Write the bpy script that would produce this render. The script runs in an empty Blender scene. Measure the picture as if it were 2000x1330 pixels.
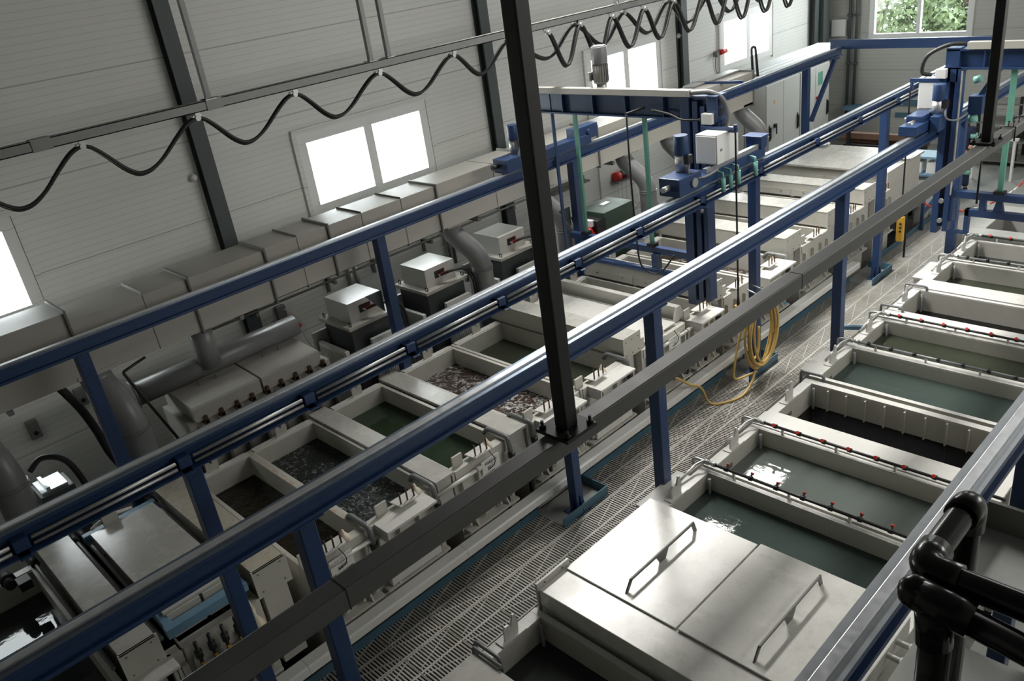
import bpy, bmesh, math, random
from mathutils import Vector, Matrix, noise
random.seed(7)
PI = math.pi
sc = bpy.context.scene
COL = sc.collection

# ---------------------------------------------------------------- mesh helper
class MB:
    def __init__(s): s.v = []; s.f = []; s.sm = []
    def add(s, vs, fs, smooth=False):
        n = len(s.v); s.v += [tuple(p) for p in vs]
        for f in fs: s.f.append(tuple(i + n for i in f)); s.sm.append(smooth)
        return s
    def box(s, x0, x1, y0, y1, z0, z1):
        vs = [(x, y, z) for z in (z0, z1) for y in (y0, y1) for x in (x0, x1)]
        return s.add(vs, [(0, 2, 3, 1), (4, 5, 7, 6), (0, 1, 5, 4), (2, 6, 7, 3), (0, 4, 6, 2), (1, 3, 7, 5)])
    def bar(s, a, b, w, h, up=(0, 0, 1)):
        a = Vector(a); b = Vector(b); d = (b - a).normalized(); up = Vector(up)
        if abs(d.dot(up)) > .98: up = Vector((1, 0, 0))
        r = d.cross(up).normalized(); u = r.cross(d).normalized()
        vs = []
        for p in (a, b):
            for i, j in ((-1, -1), (1, -1), (1, 1), (-1, 1)): vs.append(p + r * (i * w / 2) + u * (j * h / 2))
        return s.add(vs, [(3, 2, 1, 0), (4, 5, 6, 7), (0, 1, 5, 4), (1, 2, 6, 5), (2, 3, 7, 6), (3, 0, 4, 7)])
    def cyl(s, a, b, r, n=16, r2=None):
        a = Vector(a); b = Vector(b); d = (b - a).normalized(); r2 = r if r2 is None else r2
        t = Vector((0, 0, 1)) if abs(d.z) < .9 else Vector((1, 0, 0))
        u = d.cross(t).normalized(); w = d.cross(u)
        vs = []
        for p, q in ((a, r), (b, r2)):
            for i in range(n):
                c = 2 * PI * i / n; vs.append(p + u * (q * math.cos(c)) + w * (q * math.sin(c)))
        s.add(vs, [(i, (i + 1) % n, n + (i + 1) % n, n + i) for i in range(n)], True)
        return s.add(vs, [tuple(range(n - 1, -1, -1)), tuple(range(n, 2 * n))])
    def tube(s, pts, r, n=10, caps=True):
        P = [Vector(p) for p in pts]; m = len(P)
        R = r if isinstance(r, (list, tuple)) else [r] * m
        T = []
        for i in range(m):
            d = (P[min(i + 1, m - 1)] - P[max(i - 1, 0)]); T.append(d.normalized())
        t = Vector((0, 0, 1)) if abs(T[0].z) < .9 else Vector((1, 0, 0))
        u = T[0].cross(t).normalized(); vs = []
        for i in range(m):
            u = (u - T[i] * u.dot(T[i])).normalized(); w = T[i].cross(u)
            for k in range(n):
                c = 2 * PI * k / n; vs.append(P[i] + u * (R[i] * math.cos(c)) + w * (R[i] * math.sin(c)))
        fs = [(i * n + k, i * n + (k + 1) % n, (i + 1) * n + (k + 1) % n, (i + 1) * n + k) for i in range(m - 1) for k in range(n)]
        s.add(vs, fs, True)
        if caps: s.add(vs, [tuple(range(n - 1, -1, -1)), tuple(range((m - 1) * n, m * n))])
        return s
    def prism(s, poly, ext):
        n = len(poly); e = Vector(ext); P = [Vector(p) for p in poly]
        vs = P + [p + e for p in P]
        return s.add(vs, [tuple(range(n - 1, -1, -1)), tuple(range(n, 2 * n))] + [(i, (i + 1) % n, n + (i + 1) % n, n + i) for i in range(n)])
    def ball(s, c, r, n=12, m=8, sz=None):
        c = Vector(c); sz = sz or (1, 1, 1); vs = []
        for j in range(m + 1):
            a = PI * j / m
            for i in range(n):
                b = 2 * PI * i / n
                vs.append(c + Vector((r * sz[0] * math.sin(a) * math.cos(b), r * sz[1] * math.sin(a) * math.sin(b), r * sz[2] * math.cos(a))))
        return s.add(vs, [(j * n + i, (j + 1) * n + i, (j + 1) * n + (i + 1) % n, j * n + (i + 1) % n) for j in range(m) for i in range(n)], True)
    def lathe(s, c, prof, n=16):
        c = Vector(c); m = len(prof)
        vs = [c + Vector((r * math.cos(2 * PI * i / n), r * math.sin(2 * PI * i / n), z)) for r, z in prof for i in range(n)]
        return s.add(vs, [(j * n + i, j * n + (i + 1) % n, (j + 1) * n + (i + 1) % n, (j + 1) * n + i) for j in range(m - 1) for i in range(n)], True)
    def grid(s, x0, x1, y0, y1, z, nx, ny, fn):
        vs = [(x0 + (x1 - x0) * i / nx, y0 + (y1 - y0) * j / ny, z + fn(x0 + (x1 - x0) * i / nx, y0 + (y1 - y0) * j / ny)) for j in range(ny + 1) for i in range(nx + 1)]
        w = nx + 1
        return s.add(vs, [(j * w + i, j * w + i + 1, (j + 1) * w + i + 1, (j + 1) * w + i) for j in range(ny) for i in range(nx)], True)
    def mesh(s, name, mat, off):
        me = bpy.data.meshes.new(name)
        o = Vector(off)
        me.from_pydata([tuple(Vector(p) - o) for p in s.v], [], s.f)
        me.polygons.foreach_set('use_smooth', s.sm)
        me.update()
        bm = bmesh.new(); bm.from_mesh(me); bmesh.ops.remove_doubles(bm, verts=bm.verts, dist=1e-6) if any(s.sm) else None
        bmesh.ops.recalc_face_normals(bm, faces=bm.faces); bm.to_mesh(me); bm.free()
        me.materials.append(mat)
        return me

def bez(P, n=8):
    """Catmull-Rom through the points."""
    P = [Vector(p) for p in P]; out = []
    for i in range(len(P) - 1):
        a = P[max(i - 1, 0)]; b = P[i]; c = P[i + 1]; d = P[min(i + 2, len(P) - 1)]
        for k in range(n):
            t = k / n
            out.append(.5 * ((2 * b) + (c - a) * t + (2 * a - 5 * b + 4 * c - d) * t * t + (3 * b - a - 3 * c + d) * t ** 3))
    out.append(P[-1]); return out

def arc(P, r, n=6):
    """polyline with rounded corners"""
    P = [Vector(p) for p in P]; out = [P[0]]
    for i in range(1, len(P) - 1):
        a = (P[i - 1] - P[i]); b = (P[i + 1] - P[i]); q = min(r, a.length * .49, b.length * .49)
        A = P[i] + a.normalized() * q; B = P[i] + b.normalized() * q
        for k in range(n + 1):
            t = k / n; out.append(A * (1 - t) ** 2 + P[i] * 2 * t * (1 - t) + B * t * t)
    out.append(P[-1]); return out

def bevel(o, w, seg=2):
    m = o.modifiers.new('bevel', 'BEVEL'); m.width = w; m.segments = seg; m.limit_method = 'ANGLE'; m.angle_limit = math.radians(40)
    m.harden_normals = False
    return o

def tag(o, label, cat, group=None, kind=None):
    if label: o['label'] = label
    if cat: o['category'] = cat
    if group: o['group'] = group
    if kind: o['kind'] = kind
    return o

def solo(name, mb, mat, label, cat, group=None, kind=None, base=None, bev=0):
    if base is None:
        xs = [p[0] for p in mb.v]; ys = [p[1] for p in mb.v]; zs = [p[2] for p in mb.v]
        base = ((min(xs) + max(xs)) / 2, (min(ys) + max(ys)) / 2, min(zs))
    o = bpy.data.objects.new(name, mb.mesh(name, mat, base)); o.location = base; COL.objects.link(o)
    tag(o, label, cat, group, kind)
    if bev: bevel(o, bev)
    return o

def struct(name, mb, mat, label, cat, base=None, bev=0):
    return solo(name, mb, mat, label, cat, None, 'structure', base, bev)

class T:
    """a thing: an Empty at its base, parts as children"""
    def __init__(s, name, label, cat, base, group=None, kind=None):
        s.o = bpy.data.objects.new(name, None); s.o.location = base; s.base = Vector(base); s.o.empty_display_size = .1
        COL.objects.link(s.o); tag(s.o, label, cat, group, kind)
    def part(s, name, mb, mat, bev=0, label=None, sub=None, kind=None):
        o = bpy.data.objects.new(name, mb.mesh(name, mat, s.base)); o.parent = sub or s.o
        COL.objects.link(o)
        if label: o['label'] = label
        if kind: o['kind'] = kind
        if bev: bevel(o, bev)
        return o
    def text(s, name, body, loc, rot, size, mat, sub=None):
        cu = bpy.data.curves.new(name, 'FONT'); cu.body = body; cu.size = size; cu.extrude = .0006; cu.align_x = 'CENTER'; cu.align_y = 'CENTER'
        cu.materials.append(mat)
        tmp = bpy.data.objects.new('tmp', cu); me = bpy.data.meshes.new_from_object(tmp); me.name = name
        bpy.data.objects.remove(tmp); bpy.data.curves.remove(cu)
        if not me.materials: me.materials.append(mat)
        o = bpy.data.objects.new(name, me); o.parent = sub or s.o; o.location = Vector(loc) - s.base; o.rotation_euler = rot; COL.objects.link(o)
        return o

def copy_tree(o, loc, label=None, parent=None):
    c = o.copy(); COL.objects.link(c)
    if parent is None: c.location = loc
    else: c.parent = parent
    if label: c['label'] = label
    for ch in list(o.children): copy_tree(ch, None, None, c)
    return c

# ---------------------------------------------------------------- materials
def mat(name, col, rough=.5, metal=0, spec=.5, var=0, vscale=6, bump=0, bscale=40, dirt=None, dscale=2.5, damt=.5, coat=0):
    m = bpy.data.materials.new(name); m.use_nodes = True; nt = m.node_tree; N = nt.nodes; L = nt.links
    b = N['Principled BSDF']; b.inputs['Roughness'].default_value = rough; b.inputs['Metallic'].default_value = metal
    b.inputs['Specular IOR Level'].default_value = spec; b.inputs['Base Color'].default_value = (*col, 1)
    if coat: b.inputs['Coat Weight'].default_value = coat
    if var or bump or dirt:
        tc = N.new('ShaderNodeNewGeometry')
    c_out = None
    if var:
        nz = N.new('ShaderNodeTexNoise'); nz.inputs['Scale'].default_value = vscale; nz.inputs['Detail'].default_value = 5; L.new(tc.outputs['Position'], nz.inputs['Vector'])
        mx = N.new('ShaderNodeMix'); mx.data_type = 'RGBA'
        mx.inputs[6].default_value = (*[c * (1 - var) for c in col], 1); mx.inputs[7].default_value = (*[min(1, c * (1 + var)) for c in col], 1)
        L.new(nz.outputs['Fac'], mx.inputs[0]); c_out = mx.outputs[2]
        mr = N.new('ShaderNodeMapRange'); mr.inputs[3].default_value = max(.02, rough - .12); mr.inputs[4].default_value = min(1, rough + .12)
        L.new(nz.outputs['Fac'], mr.inputs[0]); L.new(mr.outputs[0], b.inputs['Roughness'])
    if dirt:
        n2 = N.new('ShaderNodeTexNoise'); n2.inputs['Scale'].default_value = dscale; n2.inputs['Detail'].default_value = 8; n2.inputs['Roughness'].default_value = .7
        L.new(tc.outputs['Position'], n2.inputs['Vector'])
        rp = N.new('ShaderNodeMapRange'); rp.inputs[1].default_value = .5; rp.inputs[2].default_value = .72; rp.inputs[4].default_value = damt
        L.new(n2.outputs['Fac'], rp.inputs[0])
        m2 = N.new('ShaderNodeMix'); m2.data_type = 'RGBA'; L.new(rp.outputs[0], m2.inputs[0])
        if c_out: L.new(c_out, m2.inputs[6])
        else: m2.inputs[6].default_value = (*col, 1)
        m2.inputs[7].default_value = (*dirt, 1); c_out = m2.outputs[2]
    if c_out: L.new(c_out, b.inputs['Base Color'])
    if bump:
        n3 = N.new('ShaderNodeTexNoise'); n3.inputs['Scale'].default_value = bscale; n3.inputs['Detail'].default_value = 4; L.new(tc.outputs['Position'], n3.inputs['Vector'])
        bp = N.new('ShaderNodeBump'); bp.inputs['Strength'].default_value = bump; bp.inputs['Distance'].default_value = .01
        L.new(n3.outputs['Fac'], bp.inputs['Height']); L.new(bp.outputs['Normal'], b.inputs['Normal'])
    return m

def panel_mat(name, col, step, seam):
    """sandwich cladding: fine horizontal ribs and wider panel seams"""
    m = mat(name, col, .5, var=.04, vscale=1.5); nt = m.node_tree; N = nt.nodes; L = nt.links; b = N['Principled BSDF']
    g = N.new('ShaderNodeNewGeometry'); sp = N.new('ShaderNodeSeparateXYZ'); L.new(g.outputs['Position'], sp.inputs[0])
    def line(per, w):
        a = N.new('ShaderNodeMath'); a.operation = 'MULTIPLY'; a.inputs[1].default_value = 1 / per; L.new(sp.outputs[2], a.inputs[0])
        f = N.new('ShaderNodeMath'); f.operation = 'FRACT'; L.new(a.outputs[0], f.inputs[0])
        p = N.new('ShaderNodeMath'); p.operation = 'LESS_THAN'; p.inputs[1].default_value = w / per; L.new(f.outputs[0], p.inputs[0]); return p
    l1 = line(step, .010); l2 = line(seam, .014)
    s1 = N.new('ShaderNodeMath'); s1.operation = 'MULTIPLY'; s1.inputs[1].default_value = .22; L.new(l1.outputs[0], s1.inputs[0])
    s2 = N.new('ShaderNodeMath'); s2.operation = 'MULTIPLY'; s2.inputs[1].default_value = .65; L.new(l2.outputs[0], s2.inputs[0])
    mx = N.new('ShaderNodeMath'); mx.operation = 'MAXIMUM'; L.new(s1.outputs[0], mx.inputs[0]); L.new(s2.outputs[0], mx.inputs[1])
    old = b.inputs['Base Color'].links[0].from_socket
    mi = N.new('ShaderNodeMix'); mi.data_type = 'RGBA'; L.new(mx.outputs[0], mi.inputs[0]); L.new(old, mi.inputs[6]); mi.inputs[7].default_value = (*[c * .35 for c in col], 1)
    L.new(mi.outputs[2], b.inputs['Base Color'])
    bp = N.new('ShaderNodeBump'); bp.inputs['Strength'].default_value = .6; bp.inputs['Distance'].default_value = .006; bp.invert = True
    L.new(mx.outputs[0], bp.inputs['Height']); L.new(bp.outputs['Normal'], b.inputs['Normal'])
    return m

def water(name, col, bump=.03, scale=6, rough=.03, murk=None, stretch=(1, 1, 1)):
    m = bpy.data.materials.new(name); m.use_nodes = True; nt = m.node_tree; N = nt.nodes; L = nt.links; b = N['Principled BSDF']
    b.inputs['Roughness'].default_value = rough; b.inputs['IOR'].default_value = 1.33; b.inputs['Specular IOR Level'].default_value = .5
    g = N.new('ShaderNodeNewGeometry'); mp = N.new('ShaderNodeMapping'); mp.inputs['Scale'].default_value = stretch; L.new(g.outputs['Position'], mp.inputs[0])
    n1 = N.new('ShaderNodeTexNoise'); n1.inputs['Scale'].default_value = scale; n1.inputs['Detail'].default_value = 5; L.new(mp.outputs[0], n1.inputs['Vector'])
    n2 = N.new('ShaderNodeTexNoise'); n2.inputs['Scale'].default_value = 1.6; n2.inputs['Detail'].default_value = 3; L.new(g.outputs['Position'], n2.inputs['Vector'])
    mx = N.new('ShaderNodeMix'); mx.data_type = 'RGBA'; mx.inputs[6].default_value = (*col, 1)
    mk = murk or tuple(c * .7 for c in col); mx.inputs[7].default_value = (*mk, 1); L.new(n2.outputs['Fac'], mx.inputs[0]); L.new(mx.outputs[2], b.inputs['Base Color'])
    bp = N.new('ShaderNodeBump'); bp.inputs['Strength'].default_value = 1; bp.inputs['Distance'].default_value = bump; L.new(n1.outputs['Fac'], bp.inputs['Height']); L.new(bp.outputs['Normal'], b.inputs['Normal'])
    return m

M = {}
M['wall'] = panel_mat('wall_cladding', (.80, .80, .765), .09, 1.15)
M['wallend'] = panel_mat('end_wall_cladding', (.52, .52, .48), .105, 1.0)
M['ceil'] = mat('ceiling_sheet', (.30, .30, .30), .7)
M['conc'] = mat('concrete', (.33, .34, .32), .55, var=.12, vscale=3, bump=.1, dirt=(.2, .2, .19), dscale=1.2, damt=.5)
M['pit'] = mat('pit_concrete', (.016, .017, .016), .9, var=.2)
M['frame'] = mat('window_pvc', (.88, .88, .86), .35)
M['column'] = mat('column_paint', (.075, .09, .09), .55, var=.1)
M['blue'] = mat('blue_paint', (.022, .052, .138), .38, var=.12, vscale=9)
M['blue2'] = mat('light_blue_paint', (.16, .30, .42), .45, var=.1)
M['teal'] = mat('kerb_paint', (.075, .165, .225), .5, var=.12, vscale=7)
M['steel'] = mat('rail_steel', (.60, .62, .64), .33, metal=.8, var=.12, vscale=14)
M['railtop'] = mat('worn_rail_paint', (.19, .235, .30), .33, metal=.85, var=.2, vscale=10)
M['railgrey'] = mat('grey_rail_top', (.34, .365, .39), .42, metal=.5, var=.15, vscale=10)
M['galv'] = mat('galvanised_steel', (.50, .51, .50), .42, metal=.75, var=.18, vscale=25)
M['zinc'] = mat('dull_zinc', (.26, .265, .26), .5, metal=.3, var=.15, vscale=20)
M['dkbeam'] = mat('grey_steel_beam', (.11, .11, .107), .42, var=.12, vscale=8)
M['black'] = mat('black_paint', (.012, .012, .013), .5)
M['hblack'] = mat('black_rail_plastic', (.010, .010, .011), .22)
M['rubber'] = mat('black_rubber', (.018, .019, .018), .5)
M['pp'] = mat('tank_plastic', (.56, .545, .49), .38, var=.05, vscale=4, dirt=(.40, .38, .32), dscale=3, damt=.35)
M['ppw'] = mat('white_plastic', (.69, .68, .64), .30, var=.04, vscale=5, dirt=(.55, .53, .47), dscale=5, damt=.3)
M['ppg'] = mat('cover_plastic', (.50, .49, .45), .27, var=.07, vscale=5, dirt=(.36, .35, .31), dscale=7, damt=.45)
M['lid'] = mat('lid_plastic', (.74, .73, .68), .24, var=.05, vscale=4, dirt=(.46, .45, .40), dscale=6, damt=.5)
M['stain'] = mat('stained_cover', (.52, .49, .40), .3, var=.08, vscale=6, dirt=(.28, .17, .05), dscale=6, damt=.6)
M['rust'] = mat('rusty_rim', (.54, .51, .44), .4, var=.06, dirt=(.38, .14, .03), dscale=9, damt=.9)
M['duct'] = mat('duct_sheet', (.44, .425, .38), .42, var=.06, vscale=3)
M['ductd'] = mat('duct_flange', (.17, .165, .15), .5)
M['pvc'] = mat('grey_pvc', (.21, .21, .21), .33, var=.08, vscale=6)
M['grate'] = mat('grating_plastic', (.42, .41, .375), .5, var=.1, vscale=5, dirt=(.26, .23, .17), dscale=1.6, damt=.7)
M['trafo'] = mat('trafo_dark', (.055, .062, .062), .4, var=.1)
M['tbox'] = mat('trafo_box', (.52, .51, .47), .22, var=.04)
M['rad'] = mat('radiator_enamel', (.62, .62, .58), .35, var=.04)
M['green'] = mat('green_strut', (.14, .36, .28), .45, var=.12)
M['mint'] = mat('mint_plastic', (.22, .50, .42), .4)
M['dgreen'] = mat('machine_green', (.035, .065, .045), .45, var=.1)
M['red'] = mat('red_plastic', (.65, .03, .02), .35)
M['yel'] = mat('yellow_plastic', (.72, .40, .05), .4)
M['hose'] = mat('yellow_hose', (.62, .42, .13), .38, var=.12, vscale=12)
M['white'] = mat('white_enamel', (.80, .80, .77), .3)
M['ivory'] = mat('ivory_plastic', (.72, .64, .50), .4)
M['copper'] = mat('brown_pin', (.10, .055, .04), .4, metal=.5)
M['gpipe'] = mat('grey_pipe', (.20, .21, .21), .35)
M['bluev'] = mat('blue_valve', (.10, .33, .55), .35)
M['skin'] = mat('skin', (.50, .26, .17), .5)
M['overall'] = mat('navy_overall', (.015, .022, .06), .8)
M['hair'] = mat('dark_hair', (.03, .02, .015), .6)
M['shoe'] = mat('black_shoe', (.008, .008, .008), .4)
M['wood'] = mat('brown_timber', (.17, .09, .055), .7, var=.25, vscale=8)
M['leaf'] = mat('leaf', (.055, .085, .028), .6, var=.6, vscale=2)
M['bark'] = mat('bark', (.10, .08, .06), .8)
M['yard'] = mat('pale_gravel_yard', (.62, .61, .58), .9, var=.1)
M['redw'] = mat('red_band', (.55, .06, .03), .5)
M['ink'] = mat('black_ink', (.01, .01, .01), .5)
M['w_green'] = water('green_rinse', (.065, .085, .075), .002, 5, murk=(.05, .07, .062))
M['w_pale'] = water('pale_rinse', (.135, .155, .14), .002, 5, murk=(.115, .135, .122))
M['w_dgreen'] = water('deep_green', (.028, .047, .026), .003, 4)
M['w_olive'] = water('olive_rinse', (.045, .052, .036), .005, 4)
M['w_black'] = water('black_bath', (.006, .006, .007), .006, 5)
M['w_brown'] = water('brown_bath', (.022, .018, .010), .03, 7)
M['w_boil'] = water('agitated_bath', (.020, .026, .024), .012, 24)
M['w_rust'] = water('agitated_rust_bath', (.045, .035, .03), .010, 22, murk=(.05, .025, .015))
M['w_dark'] = water('dark_rinse', (.035, .042, .038), .003, 3)
def foam_and_glints(m, scale, lo, hi, mask):
    nt = m.node_tree; N = nt.nodes; L = nt.links; b = N['Principled BSDF']; old = b.inputs['Base Color'].links[0].from_socket
    g = N.new('ShaderNodeNewGeometry')
    n1 = N.new('ShaderNodeTexNoise'); n1.inputs['Scale'].default_value = scale; n1.inputs['Detail'].default_value = 8; n1.inputs['Roughness'].default_value = .75; n1.inputs['Distortion'].default_value = 1.2; L.new(g.outputs['Position'], n1.inputs['Vector'])
    n2 = N.new('ShaderNodeTexNoise'); n2.inputs['Scale'].default_value = 1.3; n2.inputs['Detail'].default_value = 2; L.new(g.outputs['Position'], n2.inputs['Vector'])
    r1 = N.new('ShaderNodeMapRange'); r1.inputs[1].default_value = lo; r1.inputs[2].default_value = hi; L.new(n1.outputs['Fac'], r1.inputs[0])
    r2 = N.new('ShaderNodeMapRange'); r2.inputs[1].default_value = mask - .1; r2.inputs[2].default_value = mask + .12; L.new(n2.outputs['Fac'], r2.inputs[0])
    mu = N.new('ShaderNodeMath'); mu.operation = 'MULTIPLY'; L.new(r1.outputs[0], mu.inputs[0]); L.new(r2.outputs[0], mu.inputs[1])
    x = N.new('ShaderNodeMix'); x.data_type = 'RGBA'; L.new(mu.outputs[0], x.inputs[0]); L.new(old, x.inputs[6]); x.inputs[7].default_value = (.62, .64, .63, 1); L.new(x.outputs[2], b.inputs['Base Color'])
foam_and_glints(M['w_green'], 34, .66, .70, .52); foam_and_glints(M['w_pale'], 34, .67, .71, .50)
foam_and_glints(M['w_boil'], 14, .54, .68, .48); foam_and_glints(M['w_rust'], 11, .50, .62, .42)  # churning baths: white specks also paint in the sparkle of reflected windows
def glass():
    m = bpy.data.materials.new('window_glass'); m.use_nodes = True; nt = m.node_tree; N = nt.nodes; L = nt.links
    N.remove(N['Principled BSDF']); t = N.new('ShaderNodeBsdfTransparent'); g = N.new('ShaderNodeBsdfGlossy'); g.inputs['Roughness'].default_value = .02
    t.inputs['Color'].default_value = (.95, .97, .96, 1)
    x = N.new('ShaderNodeMixShader'); x.inputs[0].default_value = .07; L.new(t.outputs[0], x.inputs[1]); L.new(g.outputs[0], x.inputs[2]); L.new(x.outputs[0], N['Material Output'].inputs['Surface'])
    return m
M['glass'] = glass()

# ---------------------------------------------------------------- the setting
WX = -5.8; YE = 24.0; CZ = 8.2
wins = [(-.29, 2.31), (6.61, 9.15), (13.6, 16.07), (18.65, 21.02)]; WZ0, WZ1 = 3.0, 4.23
w = MB(); w.box(WX - .25, WX, -4, YE + .25, -.5, WZ0); w.box(WX - .25, WX, -4, YE + .25, WZ1, CZ)
ys = [-4] + [q for a in wins for q in a] + [YE + .25]
for i in range(0, len(ys), 2): w.box(WX - .25, WX, ys[i], ys[i + 1], WZ0, WZ1)
struct('wall_left', w, M['wall'], 'pale grey ribbed cladding wall with four white windows along the left', 'wall')
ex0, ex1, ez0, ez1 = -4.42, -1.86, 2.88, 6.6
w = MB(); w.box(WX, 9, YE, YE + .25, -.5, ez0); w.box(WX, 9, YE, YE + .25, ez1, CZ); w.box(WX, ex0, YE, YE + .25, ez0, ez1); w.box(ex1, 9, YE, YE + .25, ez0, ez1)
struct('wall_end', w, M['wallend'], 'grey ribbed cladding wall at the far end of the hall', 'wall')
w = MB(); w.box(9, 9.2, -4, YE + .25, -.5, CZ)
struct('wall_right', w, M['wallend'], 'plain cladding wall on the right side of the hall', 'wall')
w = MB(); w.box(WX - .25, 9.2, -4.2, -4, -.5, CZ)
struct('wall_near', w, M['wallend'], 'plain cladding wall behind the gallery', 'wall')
w = MB(); w.box(WX - .25, 9.2, -4.2, YE + .25, CZ, CZ + .2)
struct('ceiling', w, M['ceil'], 'plain grey roof sheeting over the hall', 'ceiling')
w = MB(); w.box(WX, 9, 18.3, YE, -.15, 0); w.box(4.5, 9, -4, 18.3, -.15, 0); w.box(.83, 1.9, -4, 18.3, -.15, 0)
struct('floor', w, M['conc'], 'smooth grey concrete floor beyond the tanks', 'floor')
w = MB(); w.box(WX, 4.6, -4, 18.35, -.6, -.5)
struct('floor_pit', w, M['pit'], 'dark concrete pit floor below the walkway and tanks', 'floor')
w = MB(); w.box(5.55, 9, -4, 1.12, 4.75, 4.9)
struct('floor_gallery', w, M['dkbeam'], 'dark steel gallery floor at the near right', 'floor')

def window(n, label, y0, y1):
    t = T('window_%d' % n, label, 'window', (WX, (y0 + y1) / 2, WZ0), kind='structure')
    f = MB(); X0, X1 = WX - .09, WX + .035; b = .11
    f.box(X0, X1, y0 - .05, y1 + .05, WZ0 - .05, WZ0 + b); f.box(X0, X1, y0 - .05, y1 + .05, WZ1 - b, WZ1 + .05)
    f.box(X0, X1, y0 - .05, y0 + b, WZ0 + b, WZ1 - b); f.box(X0, X1, y1 - b, y1 + .05, WZ0 + b, WZ1 - b)
    t.part('window_frame', f, M['frame'], .008)
    m = MB(); ym = (y0 + y1) / 2 + .05; m.box(X0, X1 - .01, ym - .085, ym + .085, WZ0 + b, WZ1 - b); t.part('mullion', m, M['frame'], .006)
    for a, c in ((y0 + b, ym - .085), (ym + .085, y1 - b)):
        p = MB(); p.box(WX - .06, WX - .055, a, c, WZ0 + b, WZ1 - b); t.part('pane', p, M['glass'])
    s = MB(); s.box(WX, WX + .05, y0 - .12, y1 + .12, WZ1 + .05, WZ1 + .13); s.box(WX, WX + .05, y0 - .13, y0 - .05, WZ0 - .1, WZ1 + .05); s.box(WX, WX + .05, y1 + .05, y1 + .13, WZ0 - .1, WZ1 + .05)
    t.part('trim', s, M['wall'])
for i, (a, b) in enumerate(wins):
    window(i + 1, ['white framed window cut by the left edge of the photo', 'white framed double window above the beige duct and under the cable loops',
                   'white framed double window behind the grey motor of the gantry', 'white framed double window beside the red warning lamp'][i], a, b)
t = T('window_5', 'large white framed window onto green trees in the far wall', 'window', ((ex0 + ex1) / 2, YE, ez0), kind='structure')
f = MB(); b = .09; f.box(ex0 - .06, ex1 + .06, YE - .03, YE + .09, ez0 - .06, ez0 + b); f.box(ex0 - .06, ex1 + .06, YE - .03, YE + .09, ez1 - b, ez1 + .06)
f.box(ex0 - .06, ex0 + b, YE - .03, YE + .09, ez0 + b, ez1 - b); f.box(ex1 - b, ex1 + .06, YE - .03, YE + .09, ez0 + b, ez1 - b); t.part('window_frame', f, M['frame'], .008)
xm = (ex0 + ex1) / 2 - .02; f = MB(); f.box(xm - .05, xm + .05, YE - .02, YE + .09, ez0 + b, ez1 - b); t.part('mullion', f, M['frame'], .006)
for a, c in ((ex0 + b, xm - .05), (xm + .05, ex1 - b)):
    p = MB(); p.box(a, c, YE + .05, YE + .055, ez0 + b, ez1 - b); t.part('pane', p, M['glass'])

# outside: trees behind the end window
w = MB(); w.box(-40, 20, -40, YE + 60, -.9, -.7)
struct('ground_outside', w, M['yard'], 'pale gravel yard outside the windows', 'ground')
def tree(label, x, y, h, r, seed):
    rnd = random.Random(seed); t = T('tree', label, 'tree', (x, y, -.3))
    k = MB(); k.tube([(x, y, -.3), (x + .1, y, h * .3), (x - .05, y + .1, h * .6)], [.22, .17, .09], 8)
    for i in range(6):
        a = rnd.uniform(0, 2 * PI); k.tube([(x, y, h * (.3 + .05 * i)), (x + math.cos(a) * r * .6, y + math.sin(a) * r * .6, h * (.5 + .05 * i))], [.07, .03], 6)
    t.part('trunk', k, M['bark'])
    l = MB(); bl = [(x + rnd.uniform(-r, r), y + rnd.uniform(-r, r) * .5, max(.3, h * rnd.betavariate(1.1, 3.0)), rnd.uniform(.5, .95) * r * .42) for i in range(46)]
    for cx, cy, cz, cr in bl:
        for i in range(190):
            d = Vector((rnd.gauss(0, 1), rnd.gauss(0, 1), rnd.gauss(0, 1))).normalized() * cr * rnd.uniform(.7, 1.05); p = Vector((cx, cy, cz)) + d
            u = Vector((rnd.gauss(0, 1), rnd.gauss(0, 1), rnd.gauss(0, 1))).normalized(); v = u.cross(d).normalized(); q = rnd.uniform(.07, .16)
            l.add([p - u * q, p + v * q * .5, p + u * q, p - v * q * .5], [(0, 1, 2, 3)])
    t.part('foliage', l, M['leaf'], kind='stuff')
tree('leafy tree outside the left pane of the far window', -6.3, 28.6, 7.6, 2.2, 3)
tree('leafy tree outside the right pane of the far window', -5.4, 33.8, 7.8, 2.4, 5)

# wall columns
for i, (y, lab) in enumerate(((5.0, 'dark grey steel wall column left of the big window'), (10.75, 'dark grey steel wall column behind the foremost black post'), (16.9, 'dark grey steel wall column left of the red warning lamp'), (23.22, 'dark grey steel wall column in the far left corner'))):
    m = MB(); x0 = WX; m.box(x0, x0 + .02, y - .11, y + .11, -.5, CZ); m.box(x0 + .02, x0 + .16, y - .015, y + .015, -.5, CZ); m.box(x0 + .16, x0 + .18, y - .11, y + .11, -.5, CZ)
    if i == 3: m.box(x0 + .02, x0 + .3, y + .15, y + .5, 2.2, CZ)
    struct('column', m, M['column'], lab, 'column')
# drain pipes on the end wall by the corner
for i, (x, lab) in enumerate(((-5.0, 'thin dark drain pipe in the far left corner, left one'), (-4.8, 'thin dark drain pipe in the far left corner, right one'))):
    m = MB(); m.cyl((x, YE - .085, 0), (x, YE - .085, CZ), .04, 10)
    for z in (2.2, 3.5, 4.7): m.cyl((x, YE - .085, z - .03), (x, YE - .085, z + .03), .07, 10)
    solo('drain_pipe', m, M['column'], lab, 'pipe', 'corner pipes')
m = MB(); m.box(-5.5, -5.1, YE - .16, YE, 2.95, 3.4)
solo('junction_box', m, M['frame'], 'pale electrical box on the wall in the far left corner', 'box', bev=.01)

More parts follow.
